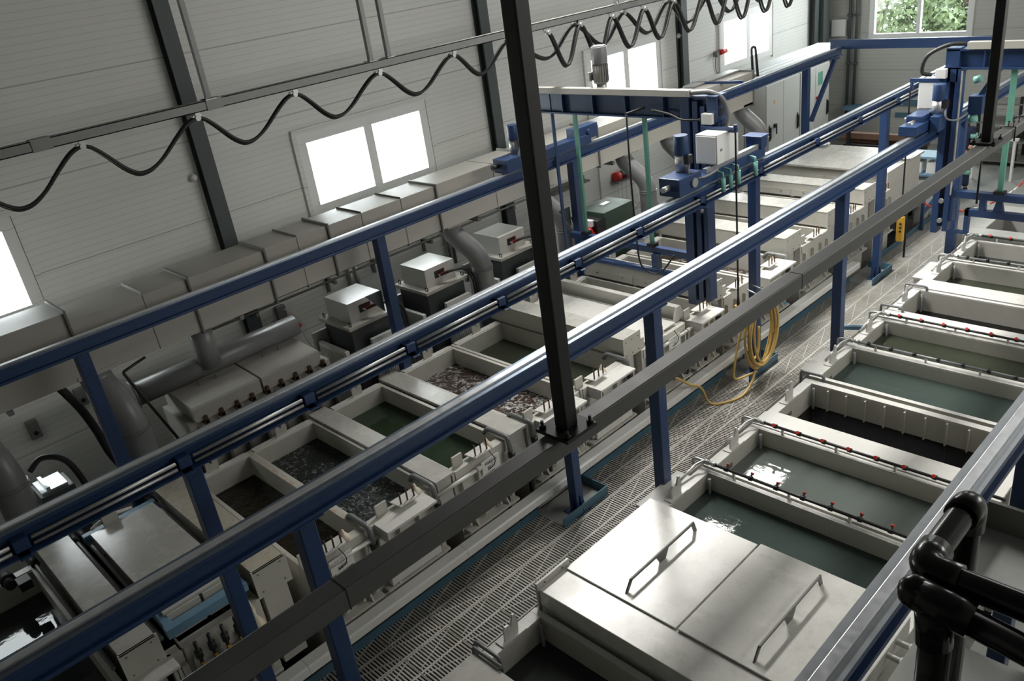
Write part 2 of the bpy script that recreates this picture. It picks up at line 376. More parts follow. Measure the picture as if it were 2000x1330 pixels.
# ---------------------------------------------------------------- crane rails
def rail(label, xc, y0, y1, zt=3.4, w=.17, h=.165, busbar=False, top='railtop'):
    t = T('crane_rail', label, 'rail', (xc, (y0 + y1) / 2, zt - h), 'crane rails')
    b = MB(); b.box(xc - w / 2, xc + w / 2, y0, y1, zt - .03, zt); b.box(xc - .05, xc + .05, y0, y1, zt - h + .03, zt - .03); b.box(xc - w / 2, xc + w / 2, y0, y1, zt - h, zt - h + .03)
    t.part('beam', b, M['blue'], .004)
    s = MB(); s.box(xc - .03, xc + .03, y0, y1, zt, zt + .022); t.part('running_bar', s, M['steel'], .004)
    for sx in (-1, 1):
        s = MB(); s.box(xc + sx * w / 2 - sx * .004, xc + sx * .03, y0, y1, zt, zt + .003); t.part('flange_plate', s, M[top])
    if busbar:
        x = xc + w / 2 + .05; Y = [-1.9, -.7, .45, 1.63, 2.75, 3.85, 5.03, 6.2, 7.3, 8.6, 10.0, 11.6, 13.0, 14.4, 15.85, 17.2]
        for y, e in zip(Y[:-1], Y[1:]):
            for dz in (0, -.05):
                c = MB(); c.cyl((x, y + .07, zt - .075 + dz), (x, e - .07, zt - .075 + dz), .016, 8); t.part('conductor_bar', c, M['galv'])
            k = MB(); k.box(xc + .055, x + .01, y - .05, y + .05, zt - .14, zt - .055); k.box(xc + .05, x + .09, y - .05, y + .03, zt - .165, zt - .155); t.part('clamp_bracket', k, M['blue'], .004)
        c = MB(); c.box(xc + .05, x + .05, y0 + .2, y1, zt - .165, zt - .155); t.part('bracket_strip', c, M['blue'])
    return t
rail('blue crane rail along the beige wall duct', -3.01, -2, 19.2)
rail('blue crane rail with conductor bars beside the left tanks', .18, -3, 19.2, busbar=True)
rail('blue crane rail between the black beam and the left tanks, over the walkway', 1.62, -3, 19.2)
rail('blue crane rail on the far right in front of the black handrail', 4.93, -1, 19.2, top='railgrey')
b = MB(); b.box(-3.25, .35, 19.2, 19.32, 3.36, 3.56)
solo('cross_beam', b, M['blue'], 'long blue cross beam below the far window', 'beam', bev=.005)
b = MB(); b.bar((-3.06, 18.0, 2.0), (-3.06, 19.1, 3.2), .08, .08, (1, 0, 0)); b.box(-3.14, -2.98, 18.9, 19.15, 3.17, 3.2)
solo('diagonal_brace', b, M['blue'], 'blue diagonal brace rising to the far end of the wall-side rail', 'brace')
b = MB(); b.bar((-4.17, 15.0, 3.42), (-3.1, 15.2, 3.42), .05, .05)
solo('tie_bar', b, M['blue'], 'thin blue tie bar from the wall column to the crane rail', 'bar')

def post(label, x, y, ztop, zb=0., gus=True, sz=.13, group='crane rail posts'):
    t = T('crane_post', label, 'post', (x, y, zb), group)
    h = sz / 2; s = MB(); s.box(x - h, x + h, y - h, y + h, zb + .015, ztop - .012); t.part('column', s, M['blue'], .008)
    p = MB(); p.box(x - h - .05, x + h + .05, y - h - .07, y + h + .07, zb, zb + .015); t.part('base_plate', p, M['blue'])
    p = MB(); p.box(x - .1, x + .1, y - .12, y + .12, ztop - .012, ztop); t.part('top_plate', p, M['blue'])
    if gus:
        for sx, sy in ((1, 0), (0, -1), (0, 1)):
            g = MB()
            if sx: g.prism([(x + h, y - .006, zb + .015), (x + h + .05, y - .006, zb + .015), (x + h + .01, y - .006, zb + .25), (x + h, y - .006, zb + .25)], (0, .012, 0))
            else: g.prism([(x - .006, y + sy * h, zb + .015), (x - .006, y + sy * (h + .07), zb + .015), (x - .006, y + sy * (h + .01), zb + .28), (x - .006, y + sy * h, zb + .28)], (.012, 0, 0))
            t.part('gusset', g, M['blue'])
        for dx, dy in ((1, 1), (1, -1)):
            g = MB(); g.cyl((x + dx * (h + .025), y + dy * (h + .03), zb + .015), (x + dx * (h + .025), y + dy * (h + .03), zb + .045), .014, 6); t.part('bolt', g, M['galv'])
    return t
for y, lab in ((1.72, 'blue post of the conductor rail nearest the photographer'), (5.97, 'blue post standing in a kerbed box by the walkway, behind the black post'), (10.22, 'blue post behind the coiled yellow hose'), (14.5, 'blue post in a kerbed box at the far end of the walkway')):
    post(lab, 0.08, y, 3.235)
for y, lab in ((1.85, 'blue post of the middle rail beside the sign on the left tanks'), (5.78, 'blue post of the middle rail in front of the grating walkway'), (9.72, 'blue post of the middle rail by the light blue tank pipe'), (13.65, 'blue post of the middle rail beside the far stone block')):
    post(lab, 1.61, y, 3.235, gus=False)
for y, lab in ((1.95, 'blue post under the duct beside the nearest big grey elbow'), (5.93, 'blue post under the duct between the two shiny transformer boxes'), (9.92, 'blue post under the duct beside the green strut'), (13.9, 'blue post under the duct behind the control cabinet of the gantry'), (17.75, 'blue post under the duct in front of the control cabinets')):
    post(lab, -3.07, y, 3.235, gus=False, sz=.14, zb=-.5)
for y, lab in ((1.2, 'dark blue post under the right rail, nearest'), (5.43, 'dark blue post under the right rail beside the grey tray'), (9.1, 'dark blue post under the right rail, third along'), (17.0, 'dark blue post under the right rail near the far wall')):
    post(lab, 4.97, y, 3.235, gus=False)
b = MB(); b.tube(arc([(-3.15, 6.05, 2.35), (-3.15, 6.2, 2.35), (-3.15, 6.0, 2.0)], .02), .02, 6)
m = MB(); m.prism([(-3.2, 5.86, 2.42), (-3.2, 5.6, 2.42), (-3.2, 5.86, 2.1)], (.03, 0, 0)); solo('angle_bracket', m, M['column'], 'small dark angle bracket on the post by the transformers', 'bracket')
m = MB(); m.prism([(-3.2, 9.85, 2.42), (-3.2, 9.6, 2.42), (-3.2, 9.85, 2.1)], (.03, 0, 0)); solo('angle_bracket', m, M['column'], 'small dark angle bracket on the post by the green strut', 'bracket')

# ---------------------------------------------------------------- dark hanging beam and black hangers
t = T('hanging_beam', 'dark grey square beam hung on black posts across the walkway', 'beam', (4.08, 3, 4.6))
b = MB(); b.box(4.03, 4.115, -1.5, 13.5, 4.615, 4.7); t.part('square_tube', b, M['dkbeam'], .006)
for y in (.9, 3.9):
    b = MB(); b.box(4.0285, 4.1165, y, y + .003, 4.6135, 4.7015); t.part('weld_seam', b, M['black'])
for y in (7.25, 7.6):
    b = MB(); b.tube([(4.02, y, 4.60), (4.02, y, 4.71), (4.125, y, 4.71), (4.125, y, 4.60)], .007, 6); t.part('clamp_bow', b, M['black'])
for dx, dy in ((.03, 7.3), (.06, 7.32), (.03, 7.42), (.06, 7.44)):
    b = MB(); b.cyl((4.03 + dx, dy, 4.7), (4.03 + dx, dy, 4.735), .004, 6); b.cyl((4.03 + dx, dy, 4.735), (4.03 + dx, dy, 4.742), .01, 6); t.part('bolt', b, M['black'])
for y, lab in ((2.03, 'thick black hanging post down the middle of the photo'), (6.78, 'black hanging post at the right in front of the far gantry')):
    t = T('hanging_post', lab, 'post', (4.085, y, 4.7), 'black hanging posts')
    b = MB(); b.box(4.04, 4.108, y - .034, y + .034, 4.715, CZ); t.part('tube', b, M['black'], .006)
    b = MB(); b.box(3.985, 4.16, y - .09, y + .09, 4.7, 4.716); t.part('foot_plate', b, M['black'])
    for dx in (-.068, .068):
        for dy in (-.07, .07):
            b = MB(); b.cyl((4.073 + dx, y + dy, 4.69), (4.073 + dx, y + dy, 4.75), .007, 8); b.cyl((4.073 + dx, y + dy, 4.716), (4.073 + dx, y + dy, 4.732), .015, 6); t.part('bolt', b, M['black'])
b = MB(); b.cyl((4.075, 6.7, 4.25), (4.075, 6.7, 4.598), .008, 6)
solo('hanging_rod', b, M['black'], 'short thin black rod below the right end of the dark beam', 'rod')

# ---------------------------------------------------------------- handrail at the photographer's side
t = T('gallery_handrail', 'black tubular handrail corner close to the camera at the lower right', 'handrail', (5.85, 1.0, 4.9))
R = .0205; P0 = (6.75, 1.02, 5.6); Pa = (5.808, 1.02, 5.6); Pb = (5.808, 1.21, 5.6)
b = MB(); b.tube(arc([P0, Pa, Pb, (5.808, 1.21, 4.9)], .04, 8), R, 16); t.part('top_rail', b, M['hblack'])
for q, (a, c) in enumerate((((5.86, 1.02, 5.6), (5.808, 1.07, 5.6)), ((5.808, 1.165, 5.6), (5.808, 1.21, 5.55)))):
    corner = Pa if q == 0 else Pb
    b = MB(); b.tube(arc([a, corner, c], .035, 8), .0255, 16); t.part('elbow_fitting', b, M['hblack'])
b = MB(); b.tube([(6.75, .96, 5.465), (5.822, .968, 5.597)], .0205, 16); t.part('lower_rail', b, M['hblack'])
b = MB(); b.tube([(5.895, .968, 5.587), (5.82, .968, 5.597)], .0258, 16); b.ball((5.82, .968, 5.597), .0262, 16, 10); b.tube([(5.845, .968, 5.59), (5.85, .968, 5.52)], .0258, 16); t.part('end_fitting', b, M['hblack'])
b = MB(); b.cyl((5.852, .968, 5.58), (5.852, .968, 4.9), .0225, 14); t.part('rail_post', b, M['hblack'])
b = MB(); b.tube(arc([(5.94, .90, 5.42), (5.94, .86, 5.42), (5.94, .3, 5.42)], .02), .024, 14); b.ball((5.94, .90, 5.42), .027); t.part('side_rail', b, M['hblack'])

# ---------------------------------------------------------------- festoon
FX, FZ = -2.6, 5.43
t = T('festoon_rail', 'long grey channel rail carrying the looped black cables', 'rail', (FX, 9, FZ - .05))
b = MB(); b.box(FX - .045, FX - .033, -1, 22, FZ - .06, FZ + .04); b.box(FX + .033, FX + .045, -1, 22, FZ - .06, FZ + .04); b.box(FX - .045, FX + .045, -1, 22, FZ + .03, FZ + .042)
b.box(FX - .045, FX - .015, -1, 22, FZ - .06, FZ - .05); b.box(FX + .015, FX + .045, -1, 22, FZ - .06, FZ - .05); t.part('channel', b, M['zinc'])
for y in (2.2, 3.95, 8.6, 10.75):
    b = MB(); b.box(FX - .055, FX + .055, y - .09, y + .09, FZ - .065, FZ + .05); t.part('joint_sleeve', b, M['zinc'])
for i, y in enumerate((3.92, 6.05, 6.32, 10.78, 11.15, 15.4, 15.7)):
    h = T('rail_hanger', ['grey hanger tube left of the big window, alone', 'left of the paired hanger tubes above the big window', 'right of the paired hanger tubes above the big window', 'left of the paired hanger tubes above the grey motor', 'right of the paired hanger tubes above the grey motor', 'far hanger tube above the last window, left one', 'far hanger tube above the last window, right one'][i], 'hanger', (FX, y, FZ + .05), 'festoon rail hangers')
    b = MB(); b.box(FX - .028, FX + .028, y - .028, y + .028, FZ + .05, CZ); h.part('tube', b, M['zinc'], .003)
    b = MB(); b.box(FX - .07, FX + .07, y - .06, y + .06, FZ + .042, FZ + .05); h.part('foot_plate', b, M['galv'])
    b = MB(); b.cyl((FX + .05, y - .045, FZ + .05), (FX + .05, y - .045, FZ + .075), .012, 6); h.part('bolt', b, M['galv'])
def festoon(label, tops, lows, dx, r=.019):
    """tops: y of the cable trolleys, lows: (y, z) of each sag between them"""
    t = T('festoon_cable', label, 'cable', (FX + dx, tops[0], FZ - .1), 'looped festoon cables')
    zt = FZ - .12
    for k, off in enumerate((-.022, .022)):
        pts = []
        for i, y in enumerate(tops):
            pts.append((FX + dx + off, y, zt))
            if i < len(lows):
                ly, lz = lows[i]; y2 = tops[i + 1]; lz2 = lz + k * .02
                for f in (.09, .24, .44, .66, .86): # curve down to the low point and back up
                    pass
                d = zt - lz2
                for u in (.06, .2, .4, .65, .85):
                    pts.append((FX + dx + off, y + (ly - y) * u, zt - d * (.5 - .5 * math.cos(PI * u)) ** .9))
                pts.append((FX + dx + off, ly, lz2))
                for u in (.85, .65, .4, .2, .06):
                    pts.append((FX + dx + off, y2 + (ly - y2) * u, zt - d * (.5 - .5 * math.cos(PI * u)) ** .9))
        b = MB(); b.tube(bez(pts, 3), r, 8); t.part('cable', b, M['rubber'])
    for y in tops:
        b = MB(); b.box(FX + dx - .03, FX + dx + .03, y - .05, y + .05, zt + .005, zt + .03); b.box(FX - .012, FX + .012, y - .03, y + .03, zt + .03, FZ - .03); b.cyl((FX + dx - .045, y, zt), (FX + dx + .045, y, zt), .03, 10); t.part('trolley', b, M['galv'])
tops = [-.1, 1.35, 2.56, 3.76, 4.95, 6.16, 7.38, 8.42]; lows = [(.7, 4.86), (1.88, 4.88), (3.05, 4.90), (4.26, 4.92), (5.46, 4.93), (6.7, 4.94), (7.84, 4.97)]
tops += [9.81, 10.99, 12.16, 13.5, 14.6, 15.7]; lows += [(9.17, 4.94), (10.44, 4.92), (11.59, 4.91), (12.72, 4.9), (14.05, 4.89), (15.1, 4.93)]
festoon('black cable hanging in wide shallow loops along the whole channel rail', tops, lows, -.05)
festoon('black cable hanging in tight deep loops at the right of the channel rail', [9.12, 9.83, 10.59, 11.4, 12.2, 13.09, 13.9, 14.7, 15.55, 16.4],
        [(9.46, 4.78), (10.2, 4.77), (10.98, 4.79), (11.78, 4.79), (12.62, 4.77), (13.48, 4.76), (14.3, 4.73), (15.11, 4.73), (15.97, 4.7)], .05)

# ---------------------------------------------------------------- walkway
NX = .565; prng = random.Random(3)
def panel_mesh():
    g = MB(); w = NX - .006; z0, z1 = -.022, 0.
    n = 15; pitch = w / n; bw = pitch * .47
    for k in range(n + 1):
        y = k * pitch; g.box(0, w, max(0, y - bw / 2), min(w, y + bw / 2), z0, z1)
    for x in (0, w / 2 - .014, w - .018): g.box(x, x + (.018 if x != w / 2 - .014 else .028), 0, w, z0, z1 + .0005)
    for k in range(n):
        for hx in (0, 1):
            bx = hx * w / 2 + .035 + ((k * (1 if hx else -1)) % n) / n * (w / 2 - .085)
            g.box(bx, bx + .012, k * pitch + bw / 2, (k + 1) * pitch - bw / 2, z0, z1)
    return g
pm = None; cnt = 0
for j in range(29):
    for i in range(2):
        x = -.315 + i * NX; y = 1.9 + j * NX
        if pm is None:
            g = panel_mesh(); g.v = [(a + x, b + y, c) for a, b, c in g.v]
            pm = solo('grating_panel', g, M['grate'], 'pale slotted plastic grating panel in the walkway floor', 'grating', 'walkway grating panels', base=(x, y, 0))
        else:
            copy_tree(pm, (x, y, 0))
b = MB(); b.box(.232, .252, 1.5, 18.3, -.2, .006)
solo('walkway_joist', b, M['grate'], 'pale joint strip running along the middle of the walkway', 'strip')
b = MB(); b.box(.815, .85, 1.5, 18.3, -.5, -.002)
solo('walkway_bearer', b, M['pit'], 'dark bearer under the tank-side edge of the walkway grating', 'bearer')
ye = [1.5, 5.62, 6.48, 9.9, 10.8, 14.15, 15.0, 18.2]
for k, lab in zip(range(0, 8, 2), ('blue kerb strip at the near end of the walkway', 'blue kerb strip between the first kerbed post and the hose', 'blue kerb strip beyond the hose up to the far kerbed post', 'blue kerb strip at the far end of the walkway')):
    b = MB(); b.box(-.27, -.255, ye[k], ye[k + 1], -.03, .10); b.box(-.30, -.255, ye[k], ye[k + 1], -.03, -.01)
    solo('kerb_strip', b, M['teal'], lab, 'kerb')
for (y, lab) in ((6.03, 'kerbed concrete base box around the post behind the black post'), (10.3, 'kerbed concrete base box under the yellow hose'), (14.55, 'kerbed concrete base box at the far post')):
    t = T('kerb_box', lab, 'kerb', (0, y, -.4), 'post base boxes')
    b = MB(); b.box(-.28, .17, y - .4, y + .4, -.4, .002); t.part('plinth', b, M['conc'])
    b = MB(); b.box(.17, .185, y - .42, y + .42, -.03, .13); b.box(-.27, .17, y + .405, y + .42, -.03, .13); t.part('kerb_plate', b, M['teal'])
t = T('cable_trunking', 'long white square trunking running along the left tanks beside the walkway', 'trunking', (-.22, 8, .24))
ys = [-.5, 2.2, 4.35, 6.5, 9.3, 12.0, 14.3]
for a, c in zip(ys[:-1], ys[1:]):
    b = MB(); b.prism([(-.31, a, .25), (-.31, a, .335), (-.29, a, .352), (-.155, a, .352), (-.135, a, .335), (-.135, a, .25)], (0, c - a - .004, 0)); t.part('cover', b, M['white'])
for y in [.5 + k * 1.0 for k in range(14)]:
    b = MB(); b.box(-.31, -.285, y, y + .04, -.5, .25); t.part('leg', b, M['pvc'])

# yellow hose
t = T('yellow_hose', 'coiled yellow hose hanging on the post beside the walkway', 'hose', (.14, 10.1, .1))
pts = []
rnd = random.Random(4)
for k in range(6):
    for q in range(14):
        a = 2 * PI * q / 14
        ry = .37 + .035 * math.sin(k * 2.1); rz = .52 + .03 * math.cos(k * 1.7)
        pts.append((.245 + .025 * (k - 2) + .012 * math.sin(a * 2 + k), 10.12 + ry * math.sin(a) * (1 + .12 * math.cos(a)) - .0, .70 + rz * math.cos(a) + .02 * k))
b = MB(); b.tube(bez(pts, 3), .019, 8); t.part('coil', b, M['hose'])
pts = [(.25, 10.05, .9), (.27, 10.0, .55), (.25, 9.9, .42), (.26, 9.78, .6), (.24, 9.9, 1.1), (.2, 10.1, 1.2)]
b = MB(); b.tube(bez(pts, 6), .019, 8); t.part('inner_loop', b, M['hose'])
pts = [(.12, 9.8, 1.0), (.1, 9.6, .4), (.1, 9.62, .16), (.2, 9.85, .16), (.24, 10.0, .15)]
b = MB(); b.tube(bez(pts, 6), .018, 8); t.part('loose_end', b, M['hose'])
pts = [(.26, 9.9, .2), (.3, 9.75, .1), (.32, 9.45, .02), (.22, 9.15, .02), (.05, 9.0, .03), (-.06, 8.95, .28), (-.12, 8.75, .42), (-.22, 8.55, .6), (-.27, 8.45, .66)]
b = MB(); b.tube(bez(pts, 6), .019, 8); t.part('floor_run', b, M['hose'])
t = T('hose_bracket', 'pair of thin grey hooks holding the yellow hose', 'bracket', (.1, 10.1, 1.0))
for y in (9.98, 10.16):
    b = MB(); b.tube(arc([(.09, y, 1.5), (.24, y, 1.46), (.26, y, 1.1), (.15, y, 1.06), (.09, y, 1.1)], .03), .012, 6); t.part('hook', b, M['galv'])

# ---------------------------------------------------------------- tanks
def fork(t, x, y, z, th=.02, s=1.0, flip=False, mt='pp'):
    p = [(0, 0), (.155, 0), (.165, .12), (.14, .215), (.118, .215), (.085, .11), (.055, .145), (.02, .15), (0, .13)]
    b = MB(); b.prism([(x - th / 2, y - .08 * s + (a if not flip else .16 - a) * s, z + c * s) for a, c in p], (th, 0, 0)); t.part('fork_bracket', b, M[mt])
def shell(x0, x1, y0, y1, z, tl=.13, tr=.11, tf=.05, tb=.05, zb=-.4):
    b = MB()
    b.box(x0 - tl, x0, y0 - tf, y1 + tb, zb, z); b.box(x1, x1 + tr, y0 - tf, y1 + tb, zb, z)
    b.box(x0, x1, y0 - tf, y0, zb, z); b.box(x0, x1, y1, y1 + tb, zb, z); b.box(x0, x1, y0, y1, zb, zb + .04)
    return b
LX0, LX1 = -2.9, -.53
def ltank(label, y0, y1, wm, wl=.30, forks=(), pins=None, flange=None, z=1.2, tf=.05, tb=.05, rustrim=False, lab=None, boil=False, lx0=LX0, cone=True, sign=None, ribs=True, panel=None):
    t = T('process_tank', label, 'tank', ((LX0 + LX1) / 2, (y0 + y1) / 2, -.4), 'left row of open tanks')
    sh = t.part('tank_body', shell(lx0, LX1, y0, y1, z, tf=tf, tb=tb), M['pp'], .006)
    q = MB()
    if boil: q.grid(lx0, LX1, y0, y1, z - wl, 110, 44, lambda x, y: .0042 * noise.fractal(Vector((x * 8, y * 8, y0)), 1, 2, 4))
    else: q.box(lx0, LX1, y0, y1, z - wl - .02, z - wl)
    t.part('liquid', q, M[wm])
    if rustrim:
        q = MB(); q.box(lx0, LX1, y1, y1 + tb, z, z + .006); t.part('rim_strip', q, M['rust'])
        q = MB(); q.box(lx0 + .001, lx0 + .006, y0, y1, z - wl + .005, z - wl + .025); q.box(lx0, LX1, y1 - .006, y1 - .001, z - wl + .005, z - wl + .02); t.part('stain_line', q, M['rust'])
    for y in forks: fork(t, lx0 - .07, y, z)
    q = MB(); q.box(lx0 - .12, lx0 - .02, y0, y1, z, z + .012); t.part('rim_pad', q, M['ppw'])
    if pins is not None:
        y = pins; zz = z
        if flange:
            q = MB(); q.box(LX1 + .11, LX1 + .36, flange[0], flange[1], zz - .03, zz); q.box(LX1 + .11, LX1 + .35, flange[0], flange[0] + .02, zz - .16, zz - .03); t.part('side_shelf', q, M['ppw'], .003)
        q = MB(); q.box(LX1 + .03, LX1 + .055, y - .23, y - .08, zz, zz + .14); t.part('stop_plate', q, M['pp'], .004)
        pb = MB(); pb.prism([(LX1 + .02, y - .02, zz + .05), (LX1 + .19, y + .0, zz + .05), (LX1 + .19, y + .25, zz + .05), (LX1 + .02, y + .28, zz + .05)], (0, 0, .014)); pb.box(LX1 + .08, LX1 + .12, y + .08, y + .18, zz, zz + .05)
        pl = t.part('contact_plate', pb, M['ppw'])
        for k in range(3):
            q = MB(); q.cyl((LX1 + .155, y + .035 + .09 * k, zz + .064), (LX1 + .155, y + .035 + .09 * k, zz + .21), .010, 8); t.part('contact_pin', q, M['copper'], sub=pl)
        if cone:
            q = MB(); q.lathe((LX1 + .06, y + .30, zz), [(0, .13), (.012, .125), (.03, .075), (.055, .05), (.062, .02), (.062, 0), (0, 0)], 16); t.part('cone_cap', q, M['ivory'])
    if ribs:
        q = MB(); xo = LX1 + .11
        q.box(xo, xo + .012, y0 - .01, y1 + .01, z - .14, z - .005)
        for f in (.06, .38, .7, .96): yy = y0 + (y1 - y0) * f; q.box(xo, xo + .06, yy - .015, yy + .015, .42, z - .14)
        q.box(xo, xo + .11, y0 - .02, y1 + .02, .36, .39)
        for f in (.15, .8):
            yy = y0 + (y1 - y0) * f; q.prism([(xo, yy, .39), (xo + .11, yy, .39), (xo, yy, .6)], (0, .02, 0))
        t.part('side_ribs', q, M['pp'])
    if panel:
        q = MB(); q.box(LX1 + .12, LX1 + .21, panel[0], panel[1], panel[2], panel[3]); t.part('side_panel', q, M['ppw'], .005)
    if sign:
        y = sign[0]; q = MB(); q.box(LX1 + .175, LX1 + .18, y - .13, y + .15, z - .23, z - .05); s = t.part('sign_plate', q, M['white'], label='small white sign plate with dark lettering')
        for k, tx in enumerate(sign[1:]): t.text('lettering', tx, (LX1 + .182, y + .01, z - .105 - .07 * k), (PI / 2, 0, PI / 2), .06, M['ink'], sub=s)
        q = MB(); q.tube(bez([(LX1 + .17, y + .02, z + .03), (LX1 + .22, y + .05, z - .08), (LX1 + .2, y + .02, z - .17), (LX1 + .16, y - .1, z - .22)], 6), .005, 6); t.part('cable_tail', q, M['rubber'])
    return t
tank_sign = 'x'
ltank('left tank of still brown-black liquid with a rusty rim, nearest open one', 2.60, 3.27, 'w_brown', .27, (2.83,), 2.78, None, rustrim=True, sign=(2.92, 'Kasko', 'sspül'))
ltank('left tank of churning dark water next to the rusty rim', 3.37, 4.22, 'w_boil', .24, (3.8,), 3.74, (3.42, 4.1), boil=True, panel=(3.42, 4.12, .40, .86))
ltank('left tank of calm deep green liquid between two wide cover boards', 4.58, 5.36, 'w_dgreen', .24, (5.0,), 4.84, None, sign=(5.05, 'Abkoch', '30.17'))
ltank('left tank of churning foamy rust-tinted water', 5.80, 6.70, 'w_rust', .25, (6.28,), 6.02, (5.9, 6.62), boil=True)
ltank('left tank of still dark grey-green liquid in front of the white hood box', 6.82, 7.72, 'w_olive', .28, (7.26,), 6.98, (6.9, 7.62), panel=(6.9, 7.66, .40, .9))
ltank('left tank hidden under a smooth white lid plate behind the first hood', 8.12, 9.08, 'w_dark', .4, (8.56,), 8.3, None, sign=(8.75, '10.2', 'b'))
ltank('left tank with pale inner walls behind the tall partition, under the gantry mast', 9.24, 9.82, 'w_olive', .5, (9.55,), 9.42, (9.2, 9.8))
ltank('left tank of frothy grey liquid behind the gantry lifting frame', 10.15, 10.95, 'w_boil', .4, (10.6,), 10.4, None, boil=True)
ltank('left tank of frothy grey liquid in front of the second white hood', 11.1, 11.98, 'w_rust', .34, (11.6,), 11.4, (11.1, 11.95), boil=True, panel=(10.95, 11.7, .5, 1.0))
ltank('left tank behind the second white hood, far row', 12.6, 13.5, 'w_olive', .4, (13.1,), 12.9, None)
ltank('left tank of reddish liquid between the third and the slotted hood', 14.1, 14.95, 'w_rust', .35, (), 14.3, None)
ltank('left tank between the slotted hood and the grey platform', 15.5, 16.1, 'w_olive', .5, (), 15.7, None)

def board(label, y0, y1, z=1.2, h=.035, mt='ppg', x0=-3.08, x1=-.39):
    b = MB(); b.box(x0, x1, y0, y1, z, z + h); b.box(x0 + .06, x1 - .03, y0 + .03, y1 - .03, .4, z)
    return solo('cover_board', b, M[mt], label, 'board', 'wide boards between tanks', bev=.004)
board('wide pale board bridging the gap left of the deep green tank', 4.27, 4.535)
board('wide pale board bridging the gap right of the deep green tank', 5.44, 5.73)
def hood(label, y0, y1, z0=1.22, z1=1.50, x0=-3.14, x1=-.43, slots=False, mt='pp', top='ppg'):
    t = T('extraction_hood', label, 'hood', ((x0 + x1) / 2, (y0 + y1) / 2, z0), 'hood boxes across the left tanks')
    b = MB(); b.box(x0, x1 - .02, y0, y1, z0, z1 - .012); b.box(x0 + .1, x1 - .1, y0 + .06, y1 - .03, .4, z0); t.part('box', b, M[mt], .004)
    b = MB(); b.box(x0, x1 - .02, y0 - .006, y1 + .004, z1 - .012, z1); t.part('top_sheet', b, M[top])
    b = MB(); b.box(x1 - .02, x1, y0 - .03, y1 + .03, z0 - .02, z1 + .02); e = t.part('end_plate', b, M['pp'])
    for yy in (y0 + .03, (y0 + y1) / 2, y1 - .03):
        for zz in (z0 + .03, z1 - .05):
            q = MB(); q.cyl((x1, yy, zz), (x1 + .008, yy, zz), .009, 6); t.part('bolt', q, M['ductd'], sub=e)
    if slots:
        for a, c in ((x0 + .25, x0 + 1.2), (x0 + 1.28, x0 + 2.3)):
            q = MB(); q.box(a, c, y0 - .012, y0 - .004, z0 + .02, z0 + .15); fl = t.part('flap', q, M[mt])
            q = MB(); q.box(a, c, y0 - .014, y0 - .002, z0 - .005, z0 + .02); t.part('slot', q, M['black'], sub=fl)
            for xx in (a + .2, c - .2):
                q = MB(); q.cyl((xx, y0 - .03, z0 + .1), (xx, y0 - .01, z0 + .1), .012, 6); t.part('knob', q, M['ductd'], sub=fl)
hood('white hood box with a bolted end plate, in front of the flat white lid', 7.74, 8.06)
hood('white hood box with slotted flaps under the gantry lifting frame', 9.86, 10.12, slots=True)
hood('white hood box with an end plate, second behind the gantry mast', 12.1, 12.56)
hood('white hood box with an end plate, third behind the gantry mast', 13.58, 14.05)
hood('white hood box with slotted flaps in front of the grey platform', 15.02, 15.45, slots=True)
t = T('partition', 'tall pale partition board with a tapered foot behind the flat white lid', 'board', (-1.7, 9.15, 1.2))
b = MB(); b.box(-2.85, -.55, 9.10, 9.2, 1.2, 1.42); t.part('board', b, M['pp'], .004)
b = MB(); b.prism([(-.56, 9.0, 1.2), (-.56, 9.3, 1.2), (-.56, 9.2, 1.42), (-.56, 9.1, 1.42)], (.02, 0, 0)); t.part('end_foot', b, M['ppw'])
b = MB(); b.box(-2.9, -.48, 8.12, 8.98, 1.232, 1.25)
solo('flat_cover', b, M['ppw'], 'smooth flat white lid plate behind the white hood box', 'cover', bev=.004)
t = T('platform_hood', 'large grey platform-like hood at the far end of the left tanks', 'hood', (-1.8, 17.1, .4))
b = MB(); b.box(-3.1, -.55, 16.35, 17.9, .3, 1.46); t.part('box', b, M['pp'], .01)
b = MB(); b.box(-3.14, -.5, 16.25, 17.95, 1.46, 1.5); t.part('top_sheet', b, M['ppg'], .004)
b = MB(); b.box(-.52, -.49, 16.15, 16.95, 1.2, 1.52); t.part('end_plate', b, M['pp'])
for a, c in ((-2.8, -1.9), (-1.8, -.8)):
    b = MB(); b.box(a, c, 16.335, 16.348, 1.12, 1.28); f = t.part('flap', b, M['pp']); b = MB(); b.box(a, c, 16.33, 16.348, 1.09, 1.12); t.part('slot', b, M['black'], sub=f)
for (x, y, lab) in ((-2.75, 17.75, 'crumpled white rag at the back left of the grey platform'), (-.7, 17.2, 'crumpled white rag at the right edge of the grey platform')):
    b = MB(); rnd = random.Random(int(x * 10)); b.grid(x - .22, x + .22, y - .14, y + .14, 1.52, 12, 10, lambda a, c: .05 * noise.noise(Vector((a * 9, c * 9, x))) + .03)
    o = solo('rag', b, M['white'], lab, 'rag'); mo = o.modifiers.new('s', 'SOLIDIFY'); mo.thickness = .01

